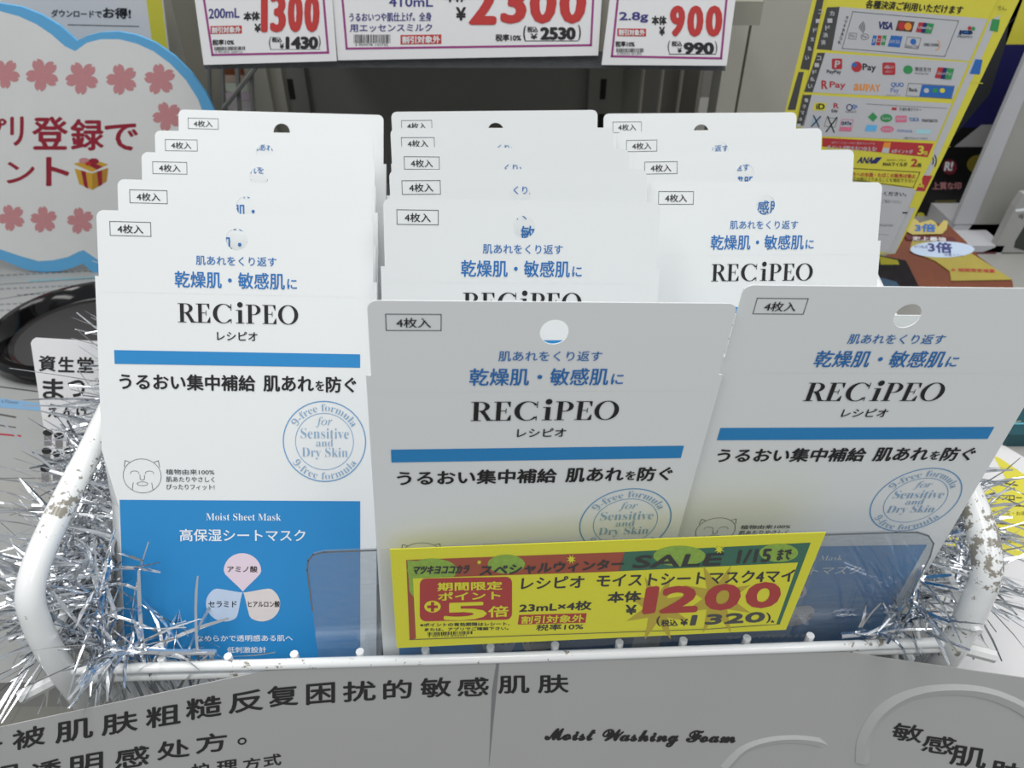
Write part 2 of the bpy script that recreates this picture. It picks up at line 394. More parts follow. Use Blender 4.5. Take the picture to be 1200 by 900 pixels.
fp.T('高保湿シートマスク', -31.6, 161, 32.6, 167.6, WHITE, b=.015, part='panel_text')
def drop(ang, m, t, tx, ty, tw):
    p = []; ca, sa = math.cos(ang), math.sin(ang)
    for i in range(40):
        a = 2*math.pi*i/40; rx = 11.5+9.6*math.cos(a); ry = 9.6*math.sin(a)
        if math.cos(a) < -.1: k = (1+math.cos(a))/.9; ry = 9.6*math.sin(a)*(.55*k+.45*k**.5); rx = .2+(11.5-.96-.2)*(1+math.cos(a))/.9
        p.append((rx*ca-ry*sa, 195-(rx*sa+ry*ca)))
    fp.poly(p, m, 2, 'petal_mark'); fp.T(t, tx-tw/2, ty-1.7, tx+tw/2, ty+1.7, BLACK, L=3, part='petal_mark', b=.02)
drop(math.pi/2, PINKP, 'アミノ酸', 0, 182.5, 15.5); drop(math.radians(214), BLUEP, 'セラミド', -10.6, 201.5, 14.5); drop(math.radians(-34), SANDP, 'ヒアルロン酸', 10.8, 201.5, 16.5)
fp.T('なめらかで透明感ある肌へ', -24.5, 218.5, 25.5, 222, WHITE, b=.015, part='panel_text')
fp.T('低刺激設計', -8.8, 225, 11.6, 228.4, WHITE, b=.015, part='panel_text')
# hang tab with a round hole, cut from card
def tab_mesh():
    cu = bpy.data.curves.new('hang_tab', 'CURVE'); cu.dimensions = '2D'; cu.fill_mode = 'BOTH'; cu.extrude = .0002
    def spl(pts):
        s_ = cu.splines.new('POLY'); s_.points.add(len(pts)-1); s_.use_cyclic_u = True
        for p, q_ in zip(s_.points, pts): p.co = (q_[0]*.001, PH-q_[1]*.001, 0, 1)
    a = rr(-67.5, 0, 67.5, 60, 3.6, 6); a = a[:7]+[(67.5, 32.2), (67.5, 40), (-67.5, 40), (-67.5, 32.2)]+a[21:]
    spl(a); spl([(5.35*math.cos(2*math.pi*i/36), 12.7+5.35*math.sin(2*math.pi*i/36)) for i in range(36)])
    o = bpy.data.objects.new('t', cu); me = bpy.data.meshes.new_from_object(o); bpy.data.objects.remove(o)
    for v in me.vertices: v.co = (v.co.x, -v.co.z+.0002, v.co.y)
    me.materials.clear(); me.materials.append(CARD); me.name = 'hang_tab'; return me
TABM = tab_mesh()
PM = {k: mb.mesh(k) for k, mb in fp.parts.items()}
def rodr(r):
    v = Vector(r); return Matrix.Rotation(v.length, 3, v.normalized())
def c2w(v): return Vector((v[0], v[2]*cp-v[1]*sp, -(v[1]*cp+v[2]*sp)))
FLOOR_H = -.3795
def body_mesh(M, fold):
    rows = [(32.2, .5), (33.5, 3.5), (37, 9), (43, 14), (52, 17), (70, 18.5), (120, 19), (150, 19), (158, 19), (200, 19)]
    b = MB(); vs_ = []
    def vend(u, d):        # length at which this edge meets the basket floor
        p0 = M @ Vector((u*.001, d*.001, PH)); p1 = M @ Vector((u*.001, d*.001, 0))
        t = (EYE+FLOOR_H-p0.z)/(p1.z-p0.z); return t*240
    def ring(v, d, end=False):
        fu = -69.3
        if fold and (end or v >= 149): fu = -61.6
        wb = min(66, 69.3-d*.15); out = []
        for u, dd in ((fu, .05), (69.3, .05), (69.5, min(1, d*.4)), (wb, d), (-wb, d), (-69.5, min(9 if fold and v > 149 else 1, d*.5))):
            vv = vend(u, dd) if end else v
            out.append((u*.001, dd*.001, PH-vv*.001))
        return out
    R = [ring(v, d) for v, d in rows]+[ring(999, 19, True)]
    for r in R: vs_ += r
    fs = []
    for i in range(len(R)-1):
        for k in range(6): fs.append((i*6+k, i*6+(k+1) % 6, (i+1)*6+(k+1) % 6, (i+1)*6+k))
    fs.append((0, 5, 4, 3, 2, 1)); n = (len(R)-1)*6; fs.append((n, n+1, n+2, n+3, n+4, n+5))
    b.add(vs_, fs, CARD); return b.mesh('box_body')
POSE = [
('A', (0.1094, -0.0585, 0.0184), (-137.0, -84.6, 373.1), 'large white sheet mask pack at front of the left row, blue panel in view'),
('B', (0.6306, -0.1103, 0.0318), (16.4, -29.4, 269.6), 'upright white sheet mask pack nearest the camera behind the yellow price card'),
('C', (0.6509, -0.0731, 0.0256), (152.5, -36.2, 280.7), 'upright white sheet mask pack at front right with grey showing through its hole'),
('C2', (0.6509, -0.0731, 0.0256), (150.0, -28.8, 313.8), 'mostly hidden white pack behind the front right one, edge seen through its hole'),
('1b', (0.0971, -0.0405, 0.0195), (-142.6, -107.9, 402.4), 'leaning white pack second from the front in the left row'),
('1c', (0.0883, -0.0399, 0.0119), (-148.5, -134.5, 440.2), 'leaning white pack in the middle of the five in the left row'),
('1d', (0.0822, -0.0385, 0.0061), (-154.9, -157.5, 469.9), 'leaning white pack second from the back in the left row'),
('1e', (0.0818, -0.0421, 0.014), (-153.5, -181.0, 500.1), 'rearmost white pack of the left row, black half circle in its hole'),
('2b', (0.2666, -0.1087, 0.0056), (6.2, -88.6, 362.1), 'leaning white pack directly behind the upright middle one, wordmark half hidden'),
('2c', (0.2658, -0.104, -0.0192), (4.2, -111.7, 390.7), 'leaning white pack third from the front in the middle row'),
('2d', (0.265, -0.0947, -0.0059), (0.3, -134.2, 426.6), 'leaning white pack fourth from the front in the middle row'),
('2e', (0.2667, -0.0737, -0.0165), (-5.4, -154.6, 453.3), 'leaning white pack second from the back in the middle row'),
('2f', (0.2669, -0.071, -0.0246), (-10.9, -178.3, 490.2), 'rearmost white pack of the middle row against the dark shelf'),
('3b', (0.1811, -0.1002, -0.0133), (141.0, -111.8, 415.1), 'leaning white pack directly behind the upright right one, wordmark in view'),
('3c', (0.1809, -0.1004, -0.0351), (138.3, -137.8, 444.2), 'leaning white pack third from the front in the right row'),
('3d', (0.1818, -0.1025, -0.0408), (132.6, -161.4, 477.0), 'leaning white pack second from the back in the right row'),
('3e', (0.1806, -0.1067, -0.0345), (128.2, -183.4, 508.1), 'rearmost white pack of the right row, grey half circle in its hole')]
for nm, r, t, lab in POSE:
    R = rodr(r); X = c2w(R.col[0]); Z = -c2w(R.col[1]); Y = c2w(R.col[2])
    M = Matrix((X, Y, Z)).transposed().to_4x4(); M.translation = EYEV+c2w(Vector(t)*.001)-Z*PH
    root = empty('sheet_mask_pack', M, lab, 'box', 'white sheet mask packs in the wire basket')
    for k, me in [('hang_tab', TABM), ('box_body', body_mesh(M, nm == 'A'))]+list(PM.items()):
        o = bpy.data.objects.new(k, me); o.parent = root; C.objects.link(o)
        if k in ('printed_text', 'panel_text'): o['kind'] = 'stuff'

# ---------------------------------------------------------------- wire basket
def rimY(x): return .2105+(x+.222)*.0404
RH = EYE-.3385
bk = empty('wire_basket', Matrix.Translation((0, .22, TOP)), 'white enamelled wire basket with chipped tubes holding the mask packs', 'basket')
lt = smoothpath([(-.218, .50, EYE-.22), (-.219, .40, EYE-.240), (-.220, .31, EYE-.2605), (-.2215, .25, EYE-.272), (-.223, .222, EYE-.284), (-.2235, .214, EYE-.304), (-.2235, .2125, EYE-.335), (-.2235, .215, EYE-.377)])
rt = smoothpath([(.230, .52, EYE-.22), (.230, .42, EYE-.240), (.2295, .325, EYE-.2605), (.2285, .265, EYE-.271), (.228, .237, EYE-.284), (.2275, .230, EYE-.304), (.2275, .228, EYE-.335), (.2275, .230, EYE-.377)])
q = MB(); q.tube(lt, .0062, TUBE, 18); child(q, 'side_tube', bk, True)
q = MB(); q.tube(rt, .0068, TUBE, 18); child(q, 'side_tube', bk, True)
q = MB(); q.tube([(-.2235, .2125, RH+.0002), (0, rimY(0), RH+.0005), (.2275, rimY(.2275), RH+.0002)], .0027, TUBE, 10); child(q, 'front_rim', bk, True)
q = MB(); q.tube([(-.2235, .2125, RH-.007), (0, rimY(0), RH-.007), (.2275, rimY(.2275), RH-.005)], .0024, TUBE, 10); child(q, 'front_rim', bk, True)
q = MB(); q.tube([(-.218, .50, EYE-.22), (.230, .52, EYE-.22)], .006, TUBE, 12); child(q, 'back_tube', bk, True)
for x in (-.2235, .2275):
    q = MB(); q.tube(smoothpath([(x, .2155, EYE-.36), (x, .235, EYE-.3835), (x, .40, EYE-.3835), (x, .505, EYE-.375), (x, .515, EYE-.22)]), .003, WIRE, 8); child(q, 'side_wire', bk, True)
    q = MB(); q.tube([(x, .22, EYE-.318), (x, .51, EYE-.30)], .0025, WIRE, 8); child(q, 'side_wire', bk, True)
for k in range(14):
    px = 265.5+k*77.2-77.2*2; d = ray(px, 766); x = d.x*(.218/d.y)*1.0
    if not -.218 < x < .222: continue
    y = rimY(x)+.0045
    q = MB(); q.tube(smoothpath([(x, y, RH+.0036), (x, y+.0002, RH-.012), (x, y+.0006, EYE-.374), (x, y+.007, EYE-.3822), (x, y+.05, EYE-.3822), (x, .50, EYE-.3822), (x, .513, EYE-.37), (x, .515, EYE-.23)], 4), .0021, WIRE, 8)
    child(q, 'floor_wire', bk, True)
for y in (.26, .33, .40, .47):
    q = MB(); q.tube([(-.2235, y, EYE-.3868), (.2275, y, EYE-.3868)], .0021, WIRE, 8); child(q, 'cross_wire', bk, True)
q = MB(); q.tube([(-.2235, .216, EYE-.345), (-.245, .205, EYE-.350)], .0035, WIRE, 8); child(q, 'wire_end', bk, True)
q = MB(); q.tube([(.2275, .232, EYE-.345), (.250, .226, EYE-.347)], .0035, WIRE, 8); child(q, 'wire_end', bk, True)

# ---------------------------------------------------------------- clear plate and the yellow price card
nrm = Vector((.0404, -1, 0)).normalized()
pl = Flat('clear_plate', 'clear acrylic front plate with rounded corners standing behind the basket rim', 'plate', (0, rimY(0)+.0085, EYE-.30), nrm)
pts = [(373, 772), (366, 715), (360, 668), (361, 657), (367, 650), (380, 647), (740, 634), (1050, 624), (1075, 624), (1088, 628), (1094, 637), (1090, 652), (1066, 700), (1040, 753)]
pl.poly(pts, ACRYL, 0, 'panel', thick=.0014)
pl.line(pts[1:-1], 2.0, AEDGE, .2, part='polished_edge')
pl.done()
yc = Flat('price_card', 'yellow sale price card reading 1200 in a clear sleeve, front centre', 'sign', (0, rimY(0)-.0002, EYE-.29), nrm)
yc.poly([(457, 644), (968, 624), (921, 738), (465, 759.5)], YEL, 0, 'card', thick=.0004)
yc.poly([(445, 640.5), (966, 618), (970, 625), (924, 742), (450, 768)], SLEEVE, 10, 'sleeve')
yc.view(440, 600, 3.75)
X6 = lambda x, y: ((x/4+260)*3.75, y*3.75/4)
yc.poly([(135, 210), (1095, 175), (1075, 260), (165, 290), (178, 555), (150, 562)], REDB, 1)
yc.poly([(1095, 175), X6(1000, 143), X6(855, 525), X6(838, 524), X6(940, 235), (1065, 262)], GREEN, 1)
yc.line([(150, 560), X6(520, 548), X6(855, 524)], 2.5, DARKL, 1.5)
yc.disc(250, 255, 110, 52, LIME, 1.4); yc.disc(575, 228, 82, 42, LIME, 1.4); yc.disc(*X6(385, 205), 115, 45, LIME, 1.4); yc.disc(*X6(850, 190), 85, 40, LIME, 1.4)
yc.poly([(140, 210), (200, 215), (175, 380), (150, 350)], LIME, 1.6)
yc.poly([(165, 290), (1000, 262), X6(940, 235), X6(838, 524), (178, 555)], YEL, 2)
yc.T('マツキヨココカラ', 160, 234, 408, 272, BLACK, r=-4, sk=10, b=.06, L=3)
yc.T('スペシャルウィンター', 455, 232, 1088, 280, BLACK, r=-30, sk=8, b=.05, L=3)
def s8(cx_, cy_, r, m, L):
    yc.poly([(cx_+r*(1 if i % 2 else .4)*math.cos(i*math.pi/8), cy_+r*(1 if i % 2 else .4)*math.sin(i*math.pi/8)) for i in range(16)], m, L)
s8(860, 205, 22, YEL, 3); s8(*X6(570, 172), 24, YEL, 3); s8(456, 218, 12, YEL, 3)
s8(1240, 420, 150, GOLD, 2.4); s8(1500, 380, 160, GOLD, 2.4)
def y6(t, x0, y0, x1, y1, m, r=0, **k):
    a = X6(x0, y0); b = X6(x1, y1); yc.T(t, a[0], a[1], b[0], b[1], m, r=r*.9375, **k)
y6('SALE', 160, 202, 575, 262, BLACK, r=-14, sk=20, b=.05, L=3)
y6('1/15', 650, 176, 808, 240, BLACK, r=-8, sk=12, b=.05, L=3); y6('まで', 838, 172, 905, 225, BLACK, r=-4, sk=8, b=.05, L=3)
p = rr(195, 290, 600, 478, 26); yc.poly([(x, y-(x-195)*.02) for x, y in p], RED, 3)
yc.T('期間限定', 272, 306, 558, 344, YEL, r=-6, b=.05, L=4); yc.T('ポイント', 275, 349, 550, 386, YEL, r=-6, b=.05, L=4)
yc.disc(251, 412, 36, 26, YEL, 4); yc.rect(228, 406, 274, 418, RED, 5); yc.rect(244, 391, 258, 433, RED, 5)
yc.T('5', 300, 396, 490, 474, YEL, r=-6, b=.06, L=4); yc.T('倍', 495, 410, 585, 460, YEL, r=-4, b=.04, L=4)
yc.T('※ポイントの有効期限はレシート、', 196, 486, 590, 502, BLACK, r=-6, b=.04, L=3); yc.T('または、アプリでご確認下さい。', 216, 507, 585, 521, BLACK, r=-6, b=.04, L=3)
yc.bars(230, 526, 425, 540, BLACK, r=-6, L=3)
yc.T('4 907725 840291', 230, 541, 400, 548, BLACK, r=-5, L=3)
yc.T('レシピオ', 638, 284, 915, 338, BLACK, r=-8, sk=5, b=.035, L=3)
a = X6(920, 250); yc.T('モイストシートマスク4マイ', 968, 272, a[0], 328, BLACK, r=-24, sk=8, b=.035, L=3)
yc.T('23mL×4枚', 630, 398, 948, 440, BLACK, r=-12, sk=4, b=.045, L=3)
yc.rect(625, 450, 922, 492, RED, 3, r=-8, sk=6); yc.T('割引対象外', 638, 454, 915, 488, YEL, r=-8, sk=4, b=.04, L=4)
yc.T('税率10%', 704, 492, 912, 520, BLACK, r=-6, sk=4, b=.03, L=3)
y6('本体', 45, 372, 203, 424, BLACK, r=-6, b=.05, L=3, sk=4); y6('¥', 132, 432, 184, 478, BLACK, b=.05, L=3)
def digit(fl, t, x0, y0, x1, y1, m, r, b=.075): fl.T(t, x0, y0, x1, y1, m, r=r, sk=18, b=b, L=3)
for t, a, b in (('1', 208, 272), ('2', 286, 468), ('0', 492, 662), ('0', 684, 850)):
    A_ = X6(a, 350-(a-200)*.045); B_ = X6(b, 478-(a-200)*.055); yc.T(t, A_[0], A_[1], B_[0], B_[1], RED, r=-6, sk=18, b=.085, L=3)
y6('(', 276, 484, 296, 534, BLACK, b=.02, L=3); y6('税込', 298, 502, 376, 534, BLACK, r=-2, b=.04, L=3); y6('¥', 388, 498, 424, 530, BLACK, b=.05, L=3)
y6('1320', 432, 480, 780, 530, DARKL, r=-16, sk=10, b=.09, L=3); y6(')', 790, 468, 812, 518, BLACK, b=.02, L=3); y6('★', 808, 502, 832, 518, BLACK, L=3)
yc.done()

# ---------------------------------------------------------------- tinsel
def tinsel(name, core, n, lab, ok, seed, lmin=.022, lmax=.045):
    rnd = random.Random(seed); q = MB()
    cores = [smoothpath(c_, 12) for c_ in core]; wts = [sum((b-a).length for a, b in zip(c_[:-1], c_[1:])) for c_ in cores]
    for c_ in cores: q.tube(c_, .0016, SILVER, 6)
    cnt = 0
    while cnt < n:
        P = rnd.choices(cores, wts)[0]; i = rnd.random()*(len(P)-2); k = int(i); p = P[k].lerp(P[k+1], i-k)
        d = Vector((rnd.gauss(0, 1), rnd.gauss(0, 1), rnd.gauss(0, 1))).normalized()
        ax = (P[k+1]-P[k]).normalized(); d = (d-ax*d.dot(ax)*.65).normalized()
        L = rnd.uniform(lmin, lmax)
        if rnd.random() < .05: L *= 1.4
        tip = p+d*L
        if not ok(tip) or not ok(p+d*L*.5): continue
        bend = Vector((rnd.gauss(0, .25), rnd.gauss(0, .25), rnd.gauss(-.15, .25)))*L
        wv = rnd.uniform(.0004, .0010); a = d.cross(Vector((rnd.gauss(0, 1), rnd.gauss(0, 1), rnd.gauss(0, 1)))).normalized()
        tw = rnd.uniform(-1.6, 1.6); vs_ = []
        for j in range(5):
            t = j/4; c_ = p+d*L*t+bend*t*t*.6; Rm = Matrix.Rotation(tw*t, 3, d); o = (Rm @ a)*wv*(1 if j < 4 else .6)
            vs_ += [c_-o, c_+o]
        q.add(vs_, [(2*j, 2*j+1, 2*j+3, 2*j+2) for j in range(4)], SILVER); cnt += 1
    o = q.build(name); tag(o, lab, 'tinsel', kind='stuff'); return o
def topY(x):       # plan line of the banner's top edge
    if x < -.127: return .184+(x+.238)*.29
    return rimY(x) if x < .175 else .222-(x-.175)*.2
def clear_of_banner(p):
    d = topY(p.x)-p.y
    return d < -.004 or p.z > RH+.002+max(d, 0)*1.7
def tube_z(y): return EYE-.272+(y-.25)*.19
def okL(p):
    if p.z < TOP+.002 or not clear_of_banner(p): return False
    if p.x > -.207 and p.y > .221+(p.z-(EYE-.375))*.52: return False
    if p.x > -.196 and p.z > EYE-.325 and random.random() < .72: return False
    if -.244 < p.x < -.198 and p.z > tube_z(p.y)-.006: return False
    if -.236 < p.x < -.213 and p.y < .222: return False
    return p.y > .18 and p.z < tube_z(p.y)+.02
def okR(p):
    if p.z < TOP+.002 or not clear_of_banner(p): return False
    if p.x < .214 and p.y > .232: return False
    if .206 < p.x < .25 and p.z > tube_z(p.y)-.006: return False
    if .216 < p.x < .24 and p.y < .236: return False
    return p.y > .19 and p.z < tube_z(p.y)+.02
tinsel('tinsel_garland', [[(-.214, .50, EYE-.25), (-.212, .42, EYE-.265), (-.210, .34, EYE-.283), (-.208, .26, EYE-.302), (-.206, .228, EYE-.320)],
       [(-.225, .48, EYE-.275), (-.240, .40, EYE-.295), (-.248, .33, EYE-.312), (-.246, .27, EYE-.322), (-.236, .235, EYE-.335), (-.215, .226, EYE-.335), (-.195, .219, EYE-.331), (-.172, .2185, EYE-.332), (-.148, .219, EYE-.333)]], 1700,
       'silver tinsel garland wound round the left tube of the basket', okL, 3, .018, .056)
tinsel('tinsel_garland', [[(.222, .42, EYE-.268), (.218, .34, EYE-.284), (.212, .262, EYE-.300), (.206, .242, EYE-.318), (.200, .232, EYE-.330), (.168, .229, EYE-.3335)],
       [(.245, .40, EYE-.29), (.252, .30, EYE-.31), (.236, .25, EYE-.335)]], 720,
       'silver tinsel garland wound round the right tube of the basket', okR, 5, .016, .048)

# ---------------------------------------------------------------- hanging banner at the front
TL_, T1_, T2_, T3_, TR_ = atH(-60, 865, -.3405), atH(312, 779, -.3405), atH(582, 771.5, -.3405), atH(985, 757, -.3405), atH(1260, 803, -.3405)
def bplane(a, b):
    a = a+Vector((0, -.0035, 0)); b = b+Vector((0, -.0035, 0))
    d = (b-a); h = Vector((d.y, -d.x, 0)).normalized(); tilt = math.radians(12)
    return a, (h*math.cos(tilt)+Vector((0, 0, 1))*math.sin(tilt)).normalized()
BAN = mat('banner_sheet', (170, 171, 170), .33, grain=.05, scale=14, coat=.15)
ban = empty('hanging_banner', Matrix.Translation((0, .21, EYE-.45)), 'grey white banner of joined sheets hanging in front of the basket', 'banner')
def sheet(fl, a, b, pa, pb):
    """sheet between two top points, its side edges following image columns pa, pb at the bottom"""
    fl.poly([a, b, pb, pa], BAN, 0, 'sheet', thick=.0005)
def topx(p):
    q_ = p-EYEV; zc_ = q_.y*cp-q_.z*sp; return 600+FOC*q_.x/zc_, 450+FOC*(-q_.y*sp-q_.z*cp)/zc_
def fold(a, b, c):
    (p0, n0), (p1, n1) = bplane(a, b), bplane(b, c); d = n0.cross(n1).normalized()
    if d.z > 0: d = -d
    # foot of the shared crease: solve for the point of both planes at the crease top
    t = b+Vector((0, -.0035, 0)); return topx(t+d*.14), topx(t)
(F1, G1), (F3, G3) = fold(TL_, T1_, T2_), fold(T2_, T3_, TR_)
bfl = []
for (a, b), quad in (((TL_, T1_), [(-60, 865), G1, F1, (-90, 1010)]), ((T1_, T2_), [G1, (583, 771.5), (568, 985), F1]),
                     ((T2_, T3_), [(581, 771.5), G3, F3, (566, 985)]), ((T3_, TR_), [G3, (1260, 803), (1330, 1020), F3])):
    p0, n = bplane(a, b); f = Flat(None, None, None, p0, n); bfl.append(f)
    f.poly(quad, BAN, 0, 'sheet', thick=.0005)
f = bfl[0]; f.view(0, 740, 2.857)
TX = mat('banner_ink', (30, 30, 32), .4)
def ch(f, t, x0, y0, x1, y1, r=0, b=.03, sk=0): f.T(t, x0, y0, x1, y1, TX, r=r, b=b, sk=sk)
ch(f, '对', -95, 372, 8, 445, -22); ch(f, '被', 42, 332, 152, 400, -24); ch(f, '肌', 185, 306, 312, 376, -22); ch(f, '肤', 340, 280, 462, 350, -20)
ch(f, '粗', 488, 256, 605, 326, -18); ch(f, '糙', 622, 226, 742, 298, -16); ch(f, '反', 765, 204, 882, 276, -14)
ch(f, '润', -60, 460, 60, 525, -22); ch(f, '透', 105, 442, 205, 508, -20); ch(f, '明', 235, 418, 345, 486, -18); ch(f, '感', 385, 394, 500, 462, -16); ch(f, '处', 525, 370, 636, 432, -14); ch(f, '方', 655, 346, 760, 410, -12); ch(f, '。', 795, 356, 826, 380, -3)
ch(f, '护', 640, 444, 700, 490, -8); ch(f, '理', 725, 434, 795, 476, -8); ch(f, '方', 812, 426, 872, 466, -8); ch(f, '式', 882, 414, 942, 454, -8)
f = bfl[1]; f.view(0, 740, 2.857)
ch(f, '复', 892, 184, 1000, 255, -10); ch(f, '困', 1025, 176, 1122, 246, -8); f.view(400, 740, 2.857)
ch(f, '扰', 5, 168, 116, 236, -6); ch(f, '的', 140, 163, 236, 227, -5); ch(f, '敏', 264, 156, 368, 222, -5); ch(f, '感', 388, 155, 494, 218, -4)
f = bfl[2]; f.view(400, 740, 2.857)
ch(f, '肌', 525, 148, 630, 208, -2); ch(f, '肤', 658, 144, 762, 206, -2)
f.T('𝓜𝓸𝓲𝓼𝓽 𝓦𝓪𝓼𝓱𝓲𝓷𝓰 𝓕𝓸𝓪𝓶', 680, 322, 1320, 380, TX, r=10, b=.04)
f.poly([(521, 92), (530, 92), (494, 457), (500, 300), (504, 200)], mat('seam_grey', (120, 122, 124), .4), 1)
# right wing: moulded plastic domes and slanting characters
f.view(800, 740, 3)
DOME = mat('dome_rim', (176, 178, 177), .25, coat=.2)
def band(f, pts, wd, h=.0016):
    P = []
    for x, y in pts:
        a = f.loc(x, y); P.append(Vector((a[0], a[1], -wd*.72)))
    f.mb('moulded_rim').tube(smoothpath(P, 6), wd, DOME, 8)
band(f, [(150, 480), (215, 415), (300, 385), (400, 378), (490, 392), (545, 430), (590, 468)], .005)
f = bfl[3]; f.view(800, 740, 3)
band(f, [(632, 460), (640, 380), (690, 295), (780, 232), (900, 205), (1050, 212), (1180, 260), (1290, 340)], .006)
ch(f, '敏', 730, 318, 838, 378, 14, sk=14); ch(f, '感', 836, 358, 952, 420, 16, sk=14); ch(f, '肌', 935, 396, 1062, 466, 18, sk=14); ch(f, '肤', 1072, 448, 1190, 520, 20, sk=14)
for f in bfl:
    for k, mb in f.parts.items():
        Mx = Matrix((f.X, f.Y, f.n)).transposed().to_4x4(); Mx.translation = f.p0
        mb.v = [tuple(Mx @ Vector(p)) for p in mb.v]
        o = child(mb, {'print': 'printed_text'}.get(k, k), ban, k == 'moulded_rim')
        if k == 'print': o['kind'] = 'stuff'

# ---------------------------------------------------------------- price tags on the shelf above
tn = Vector((0, -math.cos(math.radians(16)), math.sin(math.radians(16))))
def price_tag(lab, off, quad, frame):
    f = Flat('price_tag', lab, 'price tag', (0, .635+off, EYE-.155), tn, 'price tags on the shelf above')
    f.poly(quad, PAPER, 0, 'card', thick=.0012); f.line(frame, 2.6, PURP, 1); return f
t1 = price_tag('white price tag with purple frame reading 1300, leftmost on shelf', 0, [(222, -45), (386, -45), (394.7, 71.5), (238.7, 76)], [(233, -40), (249, 64.4), (384.5, 61.6), (376, -40)])
t1.view(220, 0, 3.75)
t1.T('200mL', 92, 38, 228, 82, NAVY, b=.03, r=-4); t1.T('本体', 245, 52, 318, 92, BLACK, b=.05, r=-2); t1.T('¥', 293, 104, 322, 142, BLACK, b=.05)
for t, a, b in (('1', 322, 352), ('3', 362, 432), ('0', 440, 506), ('0', 512, 580)): t1.T(t, a, -30, b, 142, REDM, b=.05, L=3)
t1.rect(100, 115, 238, 150, REDM, r=-3); t1.T('割引対象外', 106, 119, 234, 147, PAPER, r=-3, b=.04, L=3); t1.T('税率10%', 108, 174, 204, 200, BLACK, r=-2, b=.04)
t1.bars(118, 206, 250, 222, BLACK, r=-2); t1.T('4 901872 330713', 120, 224, 240, 233, BLACK)
t1.T('(', 357, 160, 368, 218, BLACK); t1.T('税込', 370, 162, 414, 186, BLACK, b=.04); t1.T('¥', 404, 190, 424, 214, BLACK, b=.05)
t1.T('1430', 430, 160, 574, 216, BLACK, b=.09); t1.T(')', 574, 156, 584, 214, BLACK); t1.rect(362, 216, 584, 218, BLACK)
t1.done()
t2 = price_tag('wide white price tag with purple frame reading 2300', 0.002, [(386, -45), (708, -45), (701, 65), (396, 70.7)], [(398, -40), (406.3, 57), (692.5, 53), (697, -40)])
t2.view(220, 0, 3.75)
t2.T('410mL', 884, -14, 1078, 30, NAVY, b=.03); t2.T('うるおいつや肌仕上げ。全身', 710, 56, 1072, 96, NAVY, b=.025, r=-3); t2.T('用エッセンスミルク', 712, 106, 1075, 141, NAVY, b=.025, r=-2)
t2.bars(730, 152, 890, 190, BLACK); t2.T('4 909978 143725', 735, 192, 880, 202, BLACK); t2.rect(935, 154, 1115, 196, REDM, r=-3); t2.T('割引対象外', 942, 159, 1110, 192, PAPER, b=.04, L=3, r=-3)
t2.view(500, 0, 3.158)
t2.T('本体', 66, -45, 146, 8, BLACK, b=.05); t2.T('¥', 108, 26, 146, 76, BLACK, b=.05)
for t, a, b in (('2', 155, 258), ('3', 272, 368), ('0', 378, 478), ('0', 488, 588)): t2.T(t, a, -66, b, 92 if t == '2' else 88, REDM, b=.06, L=3, sk=6)
t2.T('税率10%', 254, 126, 350, 153, BLACK, b=.04); t2.T('(', 357, 94, 368, 154, BLACK, b=.02); t2.T('税込', 372, 98, 412, 120, BLACK, b=.04); t2.T('¥', 384, 124, 410, 146, BLACK, b=.05)
t2.T('2530', 420, 100, 552, 148, BLACK, b=.09); t2.T(')', 560, 92, 571, 150, BLACK, b=.02); t2.rect(368, 150, 560, 153, BLACK)
t2.done()
t3 = price_tag('white price tag with purple frame reading 900, rightmost on shelf', -.004, [(720, -45), (868, -45), (851.5, 77), (705, 76)], [(728, -40), (717, 66), (845, 68.4), (855, -40)])
t3.view(500, 0, 3.158)
t3.T('2.8g', 712, 44, 820, 84, NAVY, b=.04); t3.T('本体', 832, 58, 888, 92, BLACK, b=.05, r=1); t3.T('¥', 860, 99, 882, 132, BLACK, b=.05)
for t, a, b in (('9', 897, 954), ('0', 962, 1022), ('0', 1030, 1092)): t3.T(t, a, 20, b, 136, REDM, b=.06, L=3, sk=4)
t3.rect(705, 105, 812, 134, REDM, r=1); t3.T('割引対象外', 710, 108, 808, 131, PAPER, b=.04, L=3, r=1); t3.T('税率10%', 698, 152, 770, 174, BLACK, b=.04)
t3.bars(702, 179, 804, 194, BLACK); t3.T('4 953923 361092', 704, 195, 795, 203, BLACK)
t3.T('(', 892, 150, 901, 198, BLACK); t3.T('税込', 906, 152, 945, 172, BLACK, b=.04); t3.T('¥', 928, 176, 944, 196, BLACK, b=.05)
t3.T('990', 950, 156, 1064, 202, BLACK, b=.09); t3.T(')', 1066, 152, 1075, 202, BLACK); t3.rect(896, 199, 1070, 202, BLACK)
t3.done()
rail = Flat('shelf_rail', 'clear plastic rail holding the price tags along the shelf edge', 'rail', (0, .642, EYE-.155), tn)
rail.poly([(238, 70), (395, 66), (702, 60), (850, 70), (850, 83), (700, 80), (400, 79), (240, 81)], clear('rail_plastic', (150, 152, 156), .12), 0, 'rail_lip', thick=.001)
rail.poly([(242, -40), (866, -40), (851, 60), (245, 60)], STEEL, -30, 'rail_back', thick=.006)
rail.done()

